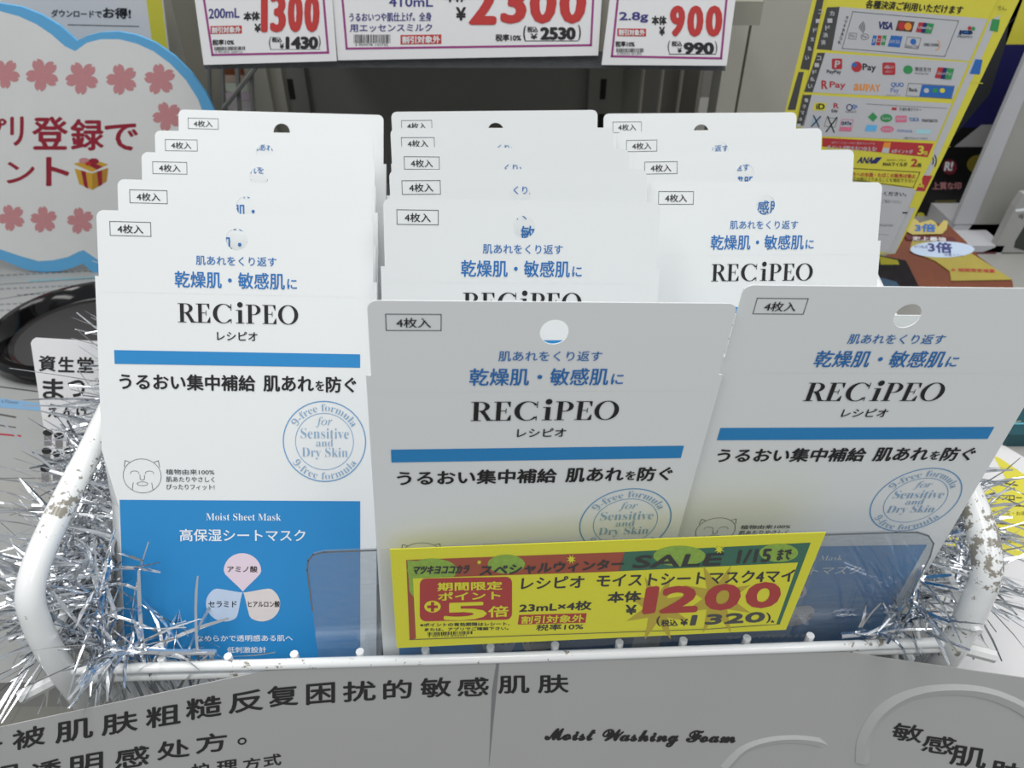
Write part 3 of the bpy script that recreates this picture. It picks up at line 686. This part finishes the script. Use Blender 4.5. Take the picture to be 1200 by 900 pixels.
# ---------------------------------------------------------------- left: board with yellow edge, cloud sign, leaflets, tray, card
yb = Flat('notice_board', 'white notice sheet with yellow right edge behind the cloud sign', 'sign', (0, .80, 1), (0, -1, 0))
yb.poly([(-60, -40), (186, -40), (205, 120), (-60, 120)], PAPER, 0, 'sheet', thick=.002)
yb.poly([(166, -40), (185, -40), (204, 120), (188, 120)], YELB, 1)
yb.view(0, 0, 4); yb.T('ダウンロードで', 240, 44, 478, 80, BLACK, b=.03, r=4); yb.T('お得!', 482, 34, 614, 86, BLACK, b=.045, r=3)
yb.line([(320, 116), (650, 124)], 4, BLACK); yb.done()
cs = Flat('cloud_sign', 'white cloud-shaped sign with sky blue outline and red lettering', 'sign', (0, .715, 1), (0, -1, 0))
out = [(-70, 5), (-30, -2), (0, 4), (25, 8), (48, 17), (70, 30), (90, 48), (102, 42), (118, 38), (138, 37), (160, 41), (182, 50), (205, 66), (225, 86), (242, 110), (254, 135), (262, 165), (266, 200), (258, 240), (235, 275), (200, 305), (160, 325), (128, 330), (112, 322), (97, 309), (84, 314), (70, 318), (50, 319), (30, 316), (0, 304), (-40, 290), (-70, 280)]
inn = [(-70, 18), (-30, 11), (0, 13), (22, 19), (42, 28), (60, 40), (76, 54), (88, 60), (102, 50), (118, 46), (140, 46), (160, 51), (180, 60), (200, 75), (218, 94), (232, 116), (241, 140), (248, 168), (250, 198), (243, 234), (222, 265), (190, 293), (155, 311), (130, 315), (114, 304), (98, 293), (92, 295), (80, 301), (62, 305), (45, 306), (24, 300), (0, 292), (-40, 276), (-70, 266)]
cs.poly(out, SKY, 0, 'board', thick=.003); cs.poly(inn, mat('sign_face', (224, 225, 224), .35, grain=.04, scale=30, coat=.2), 1, 'face_sheet')
cs.view(0, 0, 4)
for t, x0, y0, x1, y1 in (('プ', -105, 555, 32, 670), ('リ', 48, 545, 112, 685), ('登', 150, 545, 320, 702), ('録', 330, 556, 488, 706), ('で', 490, 578, 648, 706),
                          ('イ', -130, 735, -8, 855), ('ン', 30, 758, 164, 860), ('ト', 215, 735, 326, 872)): cs.T(t, x0, y0, x1, y1, MAG, b=.032, L=2)
def sakura(x, y, r, rot=0):
    p = []
    for i in range(60):
        a = 2*math.pi*i/60+rot; k = abs(math.sin(2.5*a-2.5*rot)); v = r*(.55+.5*k**.7-(.16 if k > .97 else 0))
        p.append((x+v*math.cos(a-math.pi/2), y+v*math.sin(a-math.pi/2)))
    cs.poly(p, SAK, 2)
for x, y, r, k in ((25, 345, 68, 0), (200, 350, 76, .2), (385, 365, 76, .1), (572, 372, 72, .3), (750, 372, 72, .5), (785, 545, 68, .2), (55, 1020, 62, .2), (206, 1030, 62, .5), (378, 1035, 62, .4), (-60, 560, 50, 0)): sakura(x, y, r, k)
GB = mat('gift_gold', (205, 160, 50), .5); GB2 = mat('gift_gold_dark', (180, 132, 36), .5)
cs.poly([(345, 768), (425, 745), (508, 770), (432, 806)], GB, 2); cs.poly([(350, 790), (432, 812), (434, 890), (372, 862)], GB, 2.2); cs.poly([(432, 812), (508, 786), (500, 850), (434, 890)], GB2, 2.2)
cs.poly([(380, 798), (402, 804), (414, 884), (396, 874)], MAG, 3); cs.poly([(455, 804), (478, 796), (480, 864), (462, 874)], MAG, 3)
cs.poly([(385, 757), (405, 751), (482, 780), (455, 795)], MAG, 3); cs.disc(395, 752, 24, 13, SAK, 4); cs.disc(440, 755, 24, 14, MAG, 4); cs.disc(415, 766, 15, 9, RED, 5)
cs.done()
def sheet_on_table(lab, quad, m=PAPER, h=-.3893, name='leaflet', cat='leaflet', group=None):
    f = Flat(name, lab, cat, (0, .5, EYE+h), (0, 0, 1), group); f.poly(quad, m, 0, 'sheet', thick=.0004); return f
TEAL = mat('ink_teal', (90, 160, 175), .5); LINE = mat('ink_line', (110, 112, 115), .5)
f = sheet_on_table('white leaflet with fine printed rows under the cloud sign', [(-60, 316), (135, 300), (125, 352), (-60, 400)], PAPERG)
for i, (y, a, b, m) in enumerate(((322, 0, 110, LINE), (330, 35, 112, TEAL), (338, 0, 108, LINE), (346, 20, 96, LINE), (356, 0, 60, LINE), (363, 0, 30, LINE))):
    x = a
    while x < b: f.rect(x, y-(x*.05), x+5, y-(x*.05)+1.6, m); x += 7.5
f.line([(-10, 334), (115, 326)], 1, LINE); f.line([(-10, 352), (80, 338)], 1, LINE); f.done()
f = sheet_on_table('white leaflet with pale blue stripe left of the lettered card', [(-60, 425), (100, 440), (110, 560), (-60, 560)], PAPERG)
f.poly([(-40, 462), (60, 474), (62, 483), (-40, 474)], mat('ink_soft_blue', (110, 150, 185), .5)); f.T('a Flower', 2, 468, 22, 472, GREYK, r=2)
f.line([(-10, 484), (18, 489)], 2, DARKL); f.line([(-10, 497), (18, 501)], 1.4, DARKL); f.line([(-10, 508), (24, 511)], 2, MAG); f.line([(-10, 452), (44, 459)], 1.5, DARKL); f.done()
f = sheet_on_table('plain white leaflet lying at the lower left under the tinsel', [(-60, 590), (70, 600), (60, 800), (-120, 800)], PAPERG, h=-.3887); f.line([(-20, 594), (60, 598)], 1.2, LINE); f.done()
# round black glossy tray
tc_ = atH(104, 393, -.389); tr = empty('round_tray', Matrix.Translation((tc_.x, tc_.y, TOP)), 'round glossy black tray on the counter below the cloud sign', 'tray')
prof = [(.001, .0025), (.060, .0025), (.066, .005), (.070, .013), (.074, .017), (.079, .017), (.083, .012), (.082, .004), (.076, .0008), (.001, .0008)]
q = MB(); n = 56; vs_ = []; fs = []
for i in range(n):
    a = 2*math.pi*i/n
    for r_, z_ in prof: vs_.append((r_*math.cos(a), r_*math.sin(a)*.98, z_))
k = len(prof)
for i in range(n):
    for j in range(k-1): fs.append((i*k+j, i*k+j+1, ((i+1) % n)*k+j+1, ((i+1) % n)*k+j))
q.add(vs_, fs, BGLOSS); q.build('dish', tr, True)
q = MB(); q.add([(.064*math.cos(2*math.pi*i/40), .063*math.sin(2*math.pi*i/40), .0032) for i in range(40)], [tuple(range(40))], mat('tray_mat', (46, 45, 47), .6)); q.build('inner_mat', tr)
# lettered white card
p0 = atY(60, 560, .375); n_ = Vector((.1, -math.cos(math.radians(32)), math.sin(math.radians(32))))
sc_ = Flat('lettered_card', 'white shelf card with bold black lettering behind the left tinsel', 'card', p0, n_)
sc_.poly([(36, 402), (38, 398), (42, 395.5), (170, 403), (170, 600), (70, 600), (60, 560)], PAPER, 0, 'card', thick=.0008)
sc_.view(0, 380, 4)
for t, x0, y0, x1, y1, r in (('資', 182, 145, 262, 220, 2), ('生', 272, 150, 350, 224, 2), ('堂', 362, 152, 440, 226, 2), ('ま', 200, 252, 300, 350, 4), ('つ', 318, 258, 400, 340, 4), ('え', 224, 372, 278, 436, 2), ('ん', 290, 374, 350, 438, 2), ('げ', 358, 378, 420, 440, 2)): sc_.T(t, x0, y0, x1, y1, BLACK, r=r, b=.035)
VIAL = mat('ink_vial', (122, 120, 122), .5)
for ry in range(3):
    for cx_ in range(4):
        x, y = 225+cx_*52-ry*6, 508+ry*85+(cx_ % 2)*14; sc_.rect(x-18, y, x+18, y+62, VIAL, 1); sc_.disc(x, y, 24, 15, BLACK, 2)
sc_.done()

# ---------------------------------------------------------------- right: payment poster
yaw = math.radians(14); pn = Vector((-math.sin(yaw), -math.cos(yaw), .06))
pp = atY(1040, 270, .60)
po = Flat('payment_poster', 'yellow and white poster of payment logos at upper right', 'poster', pp, pn)
po.view(860, 0, 3.53)
back = [(340, -60), (1215, -60), (1185, -5), (745, 905), (668, 1050), (600, 1058), (110, 1020), (215, 450)]
po.poly(back, YELB, -6, 'rear_sheet', thick=.001)
po.poly([(1060, 85), (1105, 60), (770, 820), (668, 1048), (608, 1056), (690, 880), (820, 640)], PPR, -5, 'rear_sheet')
po.poly([(395, -50), (1120, -50), (1050, 78), (835, 582), (820, 660), (752, 790), (640, 1048), (605, 1050), (235, 1000), (262, 505)], YELB, 0, 'front_sheet', thick=.0006)
W = 'print'
po.poly([(385, 30), (438, 28), (405, 208), (342, 203)], DARKL, 1); po.poly([(345, 218), (378, 218), (326, 382), (290, 380)], DARKL, 1); po.poly([(285, 392), (322, 392), (290, 520), (258, 520)], DARKL, 1)
po.poly([(350, -30), (378, -30), (312, 290), (275, 285)], DARKL, -4.2, 'rear_print'); po.poly([(268, 298), (290, 298), (255, 455), (222, 455)], DARKL, -4.2, 'rear_print')
po.poly([(438, 28), (1050, 78), (975, 252), (405, 208)], PPR, 1); po.poly([(378, 218), (972, 258), (905, 410), (326, 382)], PPR, 1); po.poly([(322, 392), (902, 428), (835, 582), (290, 560), (275, 545)], PPR, 1)
def vt(t, x, y, dx, dy, s_):
    for i, c_ in enumerate(t): po.T(c_, x+dx*i-s_/2, y+dy*i-s_/2, x+dx*i+s_/2, y+dy*i+s_/2, PPR, b=.04, L=2)
vt('カード決済', 406, 55, -9, 30, 20); vt('コード払い', 352, 240, -9, 29, 18); vt('電子マネー', 300, 415, -8, 26, 16)
for i, c_ in enumerate('コード支払い'): po.T(c_, 350-11*i, 40+38*i, 366-11*i, 58+38*i, PPR, b=.04, L=-3, part='rear_print')
po.T('各種決済ご利用いただけます', 542, -2, 944, 34, BLACK, r=26, sk=8, b=.035); po.T('せん。', 1092, 22, 1128, 42, BLACK, r=2, L=2)
for i, c_ in enumerate('タッチ決済OK'): po.T(c_, 462-5*i, 66+17*i, 474-5*i, 80+17*i, BLACK, b=.03)
po.line([(492, 48), (930, 86), (872, 234), (448, 200)], 2.5, GREYK, 2, closed=True)
BL = mat('logo_blue', (40, 100, 175), .5); NV = mat('logo_navy', (26, 36, 100), .5); OR = mat('logo_orange', (222, 140, 50), .5); RD = mat('logo_red', (172, 44, 52), .5); GN = mat('logo_green', (50, 140, 80), .5); BR = mat('logo_brown', (90, 58, 36), .5)
for i in range(4): po.arc(512, 112, 8+7*i, 9+8*i, 3, BLACK, -45, 45, 2)
po.T('VISA', 594, 88, 656, 120, NV, r=3, sk=6, b=.05)
po.poly([(680, 84), (748, 90), (736, 132), (668, 126)], BR, 2); po.disc(694, 107, 15, 16, RD, 3); po.disc(720, 109, 15, 16, OR, 4)
po.poly([(765, 92), (796, 94), (786, 136), (752, 132)], RD, 2); po.poly([(784, 94), (812, 96), (802, 138), (774, 135)], NV, 3); po.poly([(800, 95), (828, 98), (816, 138), (790, 136)], GN, 4); po.T('UnionPay', 762, 106, 818, 122, PPR, r=3, b=.03, L=5)
po.line([(478, 136), (508, 138), (504, 162), (474, 160)], 2, GREYK, 2, closed=True); po.T('Pay', 482, 142, 500, 156, GREYK, L=3)
po.arc(541, 152, 16, 12, 2, GREYK, L=2); po.T('Pay', 531, 146, 551, 158, GREYK, L=3)
for i, m in enumerate((BL, RD, GN)): po.poly([(576+20*i, 146), (592+20*i, 147), (584+20*i, 188), (568+20*i, 186)], m, 2)
po.T('JCB', 572, 158, 626, 176, PPR, r=2, b=.04, L=3)
po.poly([(650, 146), (698, 150), (686, 196), (636, 192)], BL, 2); po.T('AM EX', 644, 164, 688, 178, PPR, r=2, L=3)
po.line([(718, 152), (774, 158), (762, 202), (706, 196)], 2, GREYK, 2, closed=True); po.disc(742, 172, 12, 12, BL, 3); po.T('Diners Club', 712, 184, 764, 196, GREYK, r=2, L=3)
po.T('DISCOVER', 786, 178, 848, 190, BLACK, r=3, b=.03); po.arc(830, 186, 22, 22, 3, OR, -80, 60, 2)
po.poly([(935, 124), (985, 128), (978, 144), (928, 140)], BL, 2); po.T('JCB', 930, 124, 988, 144, BLACK, r=2, b=.05, L=3); po.disc(975, 116, 8, 8, RD, 3); po.disc(990, 118, 8, 8, GN, 3); po.T('PREMO', 926, 146, 986, 156, BLACK, r=2)
po.poly(rr(405, 242, 448, 286, 6), RD, 2); po.T('P', 416, 250, 438, 280, PPR, b=.05, L=3, sk=3); po.T('PayPay', 384, 288, 444, 308, BLACK, r=1, b=.03)
po.disc(508, 276, 22, 22, RD, 2); po.disc(498, 268, 10, 10, BL, 3); po.T('Pay', 532, 262, 588, 298, BLACK, r=3, b=.03)
po.poly(rr(614, 258, 668, 310, 8), RD, 2); po.T('d払い', 622, 268, 662, 284, PPR, L=3, b=.03); po.T('d払い', 626, 290, 656, 300, PPR, L=3)
po.disc(720, 288, 20, 18, GN, 2); po.T('微信支付', 748, 276, 816, 294, GREYK, r=3, b=.02); po.T('WeChat Pay', 746, 298, 806, 310, GREYK, r=2)
po.poly([(844, 278), (876, 280), (864, 326), (830, 322)], RD, 2); po.poly([(866, 280), (892, 282), (880, 328), (854, 325)], NV, 3); po.poly([(882, 281), (912, 284), (898, 328), (872, 326)], GN, 4); po.T('UnionPay', 838, 294, 900, 312, PPR, r=3, L=5)
po.T('R', 362, 332, 388, 368, RD, b=.04); po.T('Pay', 396, 336, 462, 370, RD, r=2, b=.03); po.T('au', 494, 346, 540, 374, OR, b=.05, sk=4); po.T('PAY', 546, 348, 606, 378, OR, r=1, b=.03)
po.T('QUO', 650, 340, 702, 362, BL, r=1, b=.03); po.T('Pay', 648, 364, 682, 388, BL); po.T('クオカードペイ', 630, 390, 688, 398, GREYK)
po.line([(722, 344), (912, 356), (900, 408), (712, 396)], 2, GREYK, 2, closed=True); po.poly([(778, 350), (910, 358), (898, 406), (766, 398)], BL, 3); po.T('Bank', 724, 362, 760, 378, BLACK, b=.03, r=2)
for x, m in ((796, PPR), (832, GN), (862, YELB), (884, BL)): po.disc(x, 374, 11, 10, m, 4)
po.poly([(334, 424), (384, 426), (376, 458), (326, 456)], YELB, 2); po.T('iD', 340, 428, 376, 452, BLACK, b=.06, L=3); po.T('R', 412, 426, 434, 448, RD, b=.04); po.T('Edy', 404, 452, 430, 468, BLACK, b=.03)
po.arc(478, 444, 11, 12, 4, NV, L=2); po.T('Q+', 490, 432, 512, 452, BL, b=.04); po.T('nanaco', 462, 458, 506, 466, GREYK)
po.poly([(326, 484), (358, 486), (350, 522), (316, 520)], mat('logo_pale', (160, 176, 196), .5), 2); po.line([(330, 478), (352, 524)], 5, BLACK, 3); po.line([(358, 482), (322, 522)], 5, BLACK, 3)
po.line([(384, 486), (428, 490), (418, 526), (374, 522)], 2, GREYK, 2, closed=True); po.line([(388, 482), (414, 546)], 5, BLACK, 3); po.line([(426, 486), (382, 544)], 5, BLACK, 3)
PK = mat('logo_pink', (206, 110, 140), .5)
po.line([(446, 494), (494, 496), (484, 542), (436, 540)], 2.5, PK, 2, closed=True); po.T('QUICPay', 444, 502, 486, 520, NV, L=3, b=.03); po.poly([(442, 524), (488, 526), (484, 541), (438, 539)], PK, 3)
po.line([(550, 430), (880, 448)], 2, LINE, 2); po.T('交通系電子マネー', 684, 444, 776, 458, BLACK, r=3); po.poly([(654, 444), (674, 445), (672, 456), (652, 455)], RD, 2)
po.poly([(575, 464), (594, 484), (576, 504), (554, 484)], GN, 2); po.disc(630, 488, 25, 17, GN, 2); po.T('Suica', 614, 482, 646, 494, PPR, L=3); po.poly(rr(668, 478, 716, 506, 6), PK, 2); po.T('manaca', 672, 486, 712, 496, PPR, L=3)
po.T('TOICA', 724, 486, 766, 502, BL, b=.03); po.T('nanaco', 778, 492, 842, 504, BLACK, b=.03, r=2)
po.poly([(550, 516), (594, 518), (586, 544), (540, 542)], SKY, 2); po.disc(634, 534, 28, 14, PK, 2); po.T('SUGOCA', 614, 529, 654, 539, PPR, L=3); po.T('nimoca', 676, 532, 738, 546, BL, r=2); po.poly([(756, 534), (816, 536), (812, 554), (752, 552)], mat('logo_ice', (160, 205, 216), .5), 2)
po.T('ご利用いただけないカードがあります', 702, 566, 802, 576, BLACK, r=2)
po.poly([(366, 570), (826, 594), (802, 650), (366, 606)], RD, 1); po.T('ポイントが貯まる!つかえる!', 384, 600, 590, 620, PPR, r=6, b=.03); po.T('dポイントカードのご提示でいつでも', 404, 584, 584, 594, PPR, r=5)
po.poly([(622, 588), (650, 589), (640, 634), (610, 630)], OR, 2); po.poly([(618, 610), (645, 611), (640, 634), (610, 630)], PPR, 3); po.T('dポイントが', 652, 616, 740, 632, PPR, r=3, b=.03); po.T('3', 758, 602, 784, 640, YELB, b=.05, sk=4); po.T('倍', 784, 624, 802, 642, YELB, b=.03)
po.T('ANA', 508, 648, 572, 674, NV, r=2, b=.05, sk=10); po.poly([(590, 650), (614, 650), (590, 676), (560, 676)], NV, 2)
po.T('ANAカードなら', 632, 656, 712, 666, BLACK, r=2); po.T('ANAマイルが', 614, 668, 718, 686, BLACK, r=3, b=.03); po.T('2', 730, 656, 758, 690, RD, b=.05, sk=4); po.T('倍', 758, 674, 776, 692, BLACK, b=.03)
po.line([(490, 696), (770, 712), (742, 776), (490, 744)], 2.5, BLACK, 2, closed=True); po.T('20歳未満の方へのお酒・たばこの販売は禁止', 400, 708, 752, 726, RD, r=12, b=.03); po.T('年齢確認書類で20歳以上であることを確認できない', 400, 728, 748, 744, BLACK, r=12)
po.poly([(490, 748), (742, 780), (752, 790), (640, 1046), (240, 996), (250, 748)], PPR, 1.5); po.T('カードをお持ちください。', 460, 786, 714, 804, BLACK, r=8, b=.04); po.T('ポイントカードは会計前にご提示ください', 470, 820, 694, 834, GREYK, r=8)
po.line([(560, 965), (640, 972)], 1.5, LINE, 2); po.T('WAON POINT', 600, 926, 660, 936, GREYK, r=2); po.line([(700, 880), (716, 880)], 6, BLACK, 2)
po.poly([(1070, 78), (1102, 82), (1092, 132), (1058, 126)], GN, -4, 'rear_print'); po.poly([(1000, 245), (1030, 248), (1018, 308), (976, 306)], BL, -4, 'rear_print')
for i in range(3): po.arc(806, 666, 8+12*i, 10+14*i, 5, BLACK, -40, 40, -4, part='rear_print')
po.poly([(786, 726), (822, 728), (790, 792), (752, 790)], RD, -4, 'rear_print'); po.T('3', 764, 740, 780, 775, YELB, b=.05, L=-3, part='rear_print'); po.T('倍', 776, 764, 788, 778, YELB, b=.03, L=-3, part='rear_print')
po.poly([(752, 792), (790, 794), (762, 862), (726, 860)], YELB, -4, 'rear_print')
po.line([(975, 340), (1030, 345)], 3, YELB, -4, part='rear_print'); po.line([(860, 605), (895, 608)], 2, YELB, -4, part='rear_print')
po.done(names={'rear_sheet': 'rear_sheet'})
q = MB(); a = atY(960, 240, .64); q.box((a.x-.006, .66, TOP), (a.x+.006, .666, EYE-.06), STEEL); q.box((a.x-.03, .64, TOP), (a.x+.03, .70, TOP+.003), STEEL); child(q, 'support_post', po.root)
# dark display board behind
db = Flat('display_board', 'dark promotional board, navy above black, beside the grey frame', 'sign', (0, .86, 1), (0, -1, 0))
DK = mat('board_black', (12, 12, 14), .4); NVB = mat('board_navy', (22, 22, 84), .5); GSW = mat('board_grey', (150, 150, 152), .5); DG = mat('board_slate', (52, 55, 60), .4)
db.poly([(1040, -60), (1290, -60), (1200, 320), (1000, 320)], DK, 0, 'board', thick=.01)
db.poly([(1100, -60), (1290, -60), (1232, 148), (1090, 150)], NVB, 1); db.poly([(1196, -60), (1290, -60), (1246, 52), (1178, 52)], YELB, 2)
db.poly([(1120, -20), (1206, -20), (1178, 54), (1160, 110), (1105, 175), (1070, 190), (1060, 150)], DG, 2)
db.poly([(1150, 146), (1232, 146), (1222, 172), (1118, 172), (1135, 158)], GSW, 3)
db.view(860, 0, 3.53); db.disc(892, 690, 30, 32, mat('board_red', (110, 28, 44), .5), 4); db.T('R!', 868, 668, 902, 706, WHITE, b=.05, L=5, sk=6); db.disc(1015, 680, 52, 40, mat('board_olive', (118, 108, 30), .5), 4)
db.T('上質な印', 820, 752, 940, 784, SAK, b=.03, L=4); db.poly([(830, 828), (920, 826), (910, 872), (820, 884)], mat('board_gold', (96, 90, 50), .5), 4); db.disc(772, 890, 16, 12, YELB, 4); db.done()
# grey frame / till side on the right
def prism(name, lab, cat, quad, Y, th, m, part='panel', extra=None):
    f = Flat(name, lab, cat, (0, Y, 1), (0, -1, 0)); f.poly(quad, m, 0, part, thick=th)
    if extra: extra(f)
    f.done(); return f
prism('side_panel', 'large slanting grey panel with a pale front edge at the right edge', 'panel', [(1222, 60), (1420, 60), (1310, 277), (1130, 277), (1140, 262)], .80, .02, mat('till_grey', (158, 158, 154), .5), extra=lambda f: (f.poly([(1204, 60), (1222, 60), (1140, 262), (1117, 262)], PPR, 12, 'front_edge', thick=.006)))
prism('card_terminal', 'grey card terminal with dark socket at the right edge', 'machine', [(1200, 228), (1300, 216), (1300, 296), (1150, 296), (1166, 290), (1190, 243)], .76, .01, mat('terminal_grey', (160, 161, 159), .45), 'case',
      extra=lambda f: (f.poly([(1202, 262), (1260, 255), (1260, 294), (1202, 294), (1188, 290), (1190, 282)], mat('socket_dark', (50, 54, 50), .4), 2, 'socket'), f.T('中', 1194, 250, 1201, 257, BLACK, L=3), f.poly([(1190, 245), (1206, 243), (1206, 247), (1190, 248)], WHITE, 2)))
# gold and brown product pouch and white cartons
BRN = mat('pouch_brown', (116, 60, 34), .25, grain=.25, scale=60, coat=.4); GLD = mat('pouch_gold', (166, 152, 66), .28, grain=.12, scale=60, coat=.4)
pc = atH(1112, 310, -.385); bag = None
pf = Flat('snack_pouch', 'glossy brown and gold product pouch with crown badge behind the poster', 'package', atY(1110, 334, .665), Vector((0, -.62, .78)))
pf.view(900, 200, 4)
pf.poly([(560, 400), (700, 222), (860, 235), (940, 310), (1010, 390), (1168, 505), (1172, 545), (560, 545), (520, 500)], BRN, -60, 'pouch_body', thick=.012)
pf.poly([(690, 318), (880, 320), (1000, 395), (1165, 500), (875, 505), (868, 460), (800, 412), (680, 362)], GLD, -50, 'gold_panel', thick=.0012)
pf.disc(832, 358, 152, 38, BLUEP, -48, 'badge'); pf.T('3倍', 765, 320, 880, 372, NAVY, L=-47, b=.05, r=6, sk=-5); pf.T('いつもの', 700, 336, 762, 352, NAVY, L=-47, b=.03, r=3); pf.T('密着リフト', 840, 376, 930, 388, NAVY, L=-47, r=6)
pf.poly([(655, 290), (885, 300), (900, 322), (665, 312)], mat('pouch_maroon', (92, 24, 28), .4), -48, 'badge'); pf.T('史上最強', 690, 296, 850, 316, PAPER, L=-46, b=.04, r=6)
pf.poly([(640, 262), (690, 208), (712, 220), (724, 232), (780, 218), (800, 232), (810, 252), (838, 220), (858, 226), (852, 262), (830, 285), (690, 288)], mat('crown_gold', (190, 175, 100), .3), -46, 'crown')
pf.T('3倍', 700, 236, 800, 276, BL, L=-44, b=.06, r=2); pf.T('★ 期間限定増量', 870, 445, 1080, 462, RD, L=-47, r=6, b=.03)
pf.done()
for i, (quad, Y, h, lab) in enumerate((((1113, 278, 1166, 264), .80, .018, 'white flat carton with black band behind the gold pouch'), ((1126, 300, 1172, 285), .76, .014, 'white flat carton with maroon band nearest the gold pouch'))):
    x0 = atY(quad[0], quad[1], Y).x; x1 = atY(quad[2], quad[1], Y).x; z0 = atY(quad[0], quad[1], Y).z
    r_ = empty('flat_carton', Matrix.Translation(((x0+x1)/2, Y, TOP)), lab, 'box', 'white cartons beside the grey panel')
    q = MB(); q.box((x0, Y, TOP), (x1, Y+.06, z0+h*.9), PPR); child(q, 'carton', r_)
    q = MB(); q.box((x0+.004, Y-.0004, z0-.002), (x1-.006, Y+.0001, z0+h*.35), DK if i == 0 else mat('band_maroon', (90, 36, 44), .5)); child(q, 'dark_band', r_)
# small goods below the poster
prism('colour_leaflet', 'small dark leaflet with yellow corner left of the gold pouch', 'leaflet', [(1030, 300), (1062, 306), (1078, 338), (1022, 338)], .63, .002, mat('leaflet_dark', (52, 48, 52), .4, grain=.5, scale=120), 'sheet',
      extra=lambda f: (f.poly([(1030, 300), (1052, 305), (1054, 310), (1032, 310)], YELB, 1), f.poly([(1028, 324), (1050, 330), (1056, 338), (1024, 338)], mat('leaflet_blue', (90, 120, 150), .4), 1)))
# right: yellow leaflet and teal box on the counter
f = sheet_on_table('yellow and white leaflet lying at the right edge beside the basket', [(1160, 520), (1172, 519), (1290, 590), (1300, 760), (1100, 735), (1060, 640), (1100, 560)], PAPER)
f.poly([(1164, 534), (1172, 537), (1250, 590), (1260, 665), (1130, 640), (1090, 640), (1100, 590), (1150, 580), (1178, 560)], YELB, 1)
f.T('ダウンロード', 1156, 578, 1206, 586, BLACK, r=2, b=.03)
for x0, y0, x1, y1 in ((1150, 562, 1192, 569), (1140, 591, 1240, 595), (1140, 612, 1240, 618), (1120, 625, 1240, 640)): f.line([(x0, y0), (x1, y1)], 1.4, BLACK, 2)
f.T('アプリ限定・お得情報', 1155, 598, 1214, 603, BLACK, r=2); f.T('登録はかんたん', 1165, 630, 1215, 636, BLACK, r=2); f.done()
f = sheet_on_table('plain white sheet under the right tube of the basket', [(1100, 660), (1300, 660), (1340, 860), (1110, 830)], PAPER, h=-.3887); f.line([(1120, 672), (1240, 700)], 1, LINE); f.done()
tb = atH(1240, 522, -.389)
r_ = empty('teal_box', Matrix.Translation((tb.x, tb.y, TOP)), 'dark teal printed box cut off by the right edge', 'box')
q = MB(); a = atH(1176, 522, -.389); q.box((a.x, a.y, TOP), (a.x+.12, a.y+.09, TOP+.012), mat('box_teal', (20, 72, 82), .4, grain=.2, scale=80)); child(q, 'carton', r_)
for k in range(3):
    q = MB(); q.box((a.x+.004, a.y+.012+.022*k, TOP+.0121), (a.x+.1, a.y+.014+.022*k, TOP+.0123), TEAL); child(q, 'print_line', r_)
q = MB(); a = atH(1176, 475, -.389); q.box((a.x, a.y+.015, TOP), (a.x+.12, a.y+.10, TOP+.03), DK)
tag(q.build('black_box'), 'plain black box behind the teal one at the right edge', 'box')
print('tris', sum(len(m.polygons) for m in bpy.data.meshes))
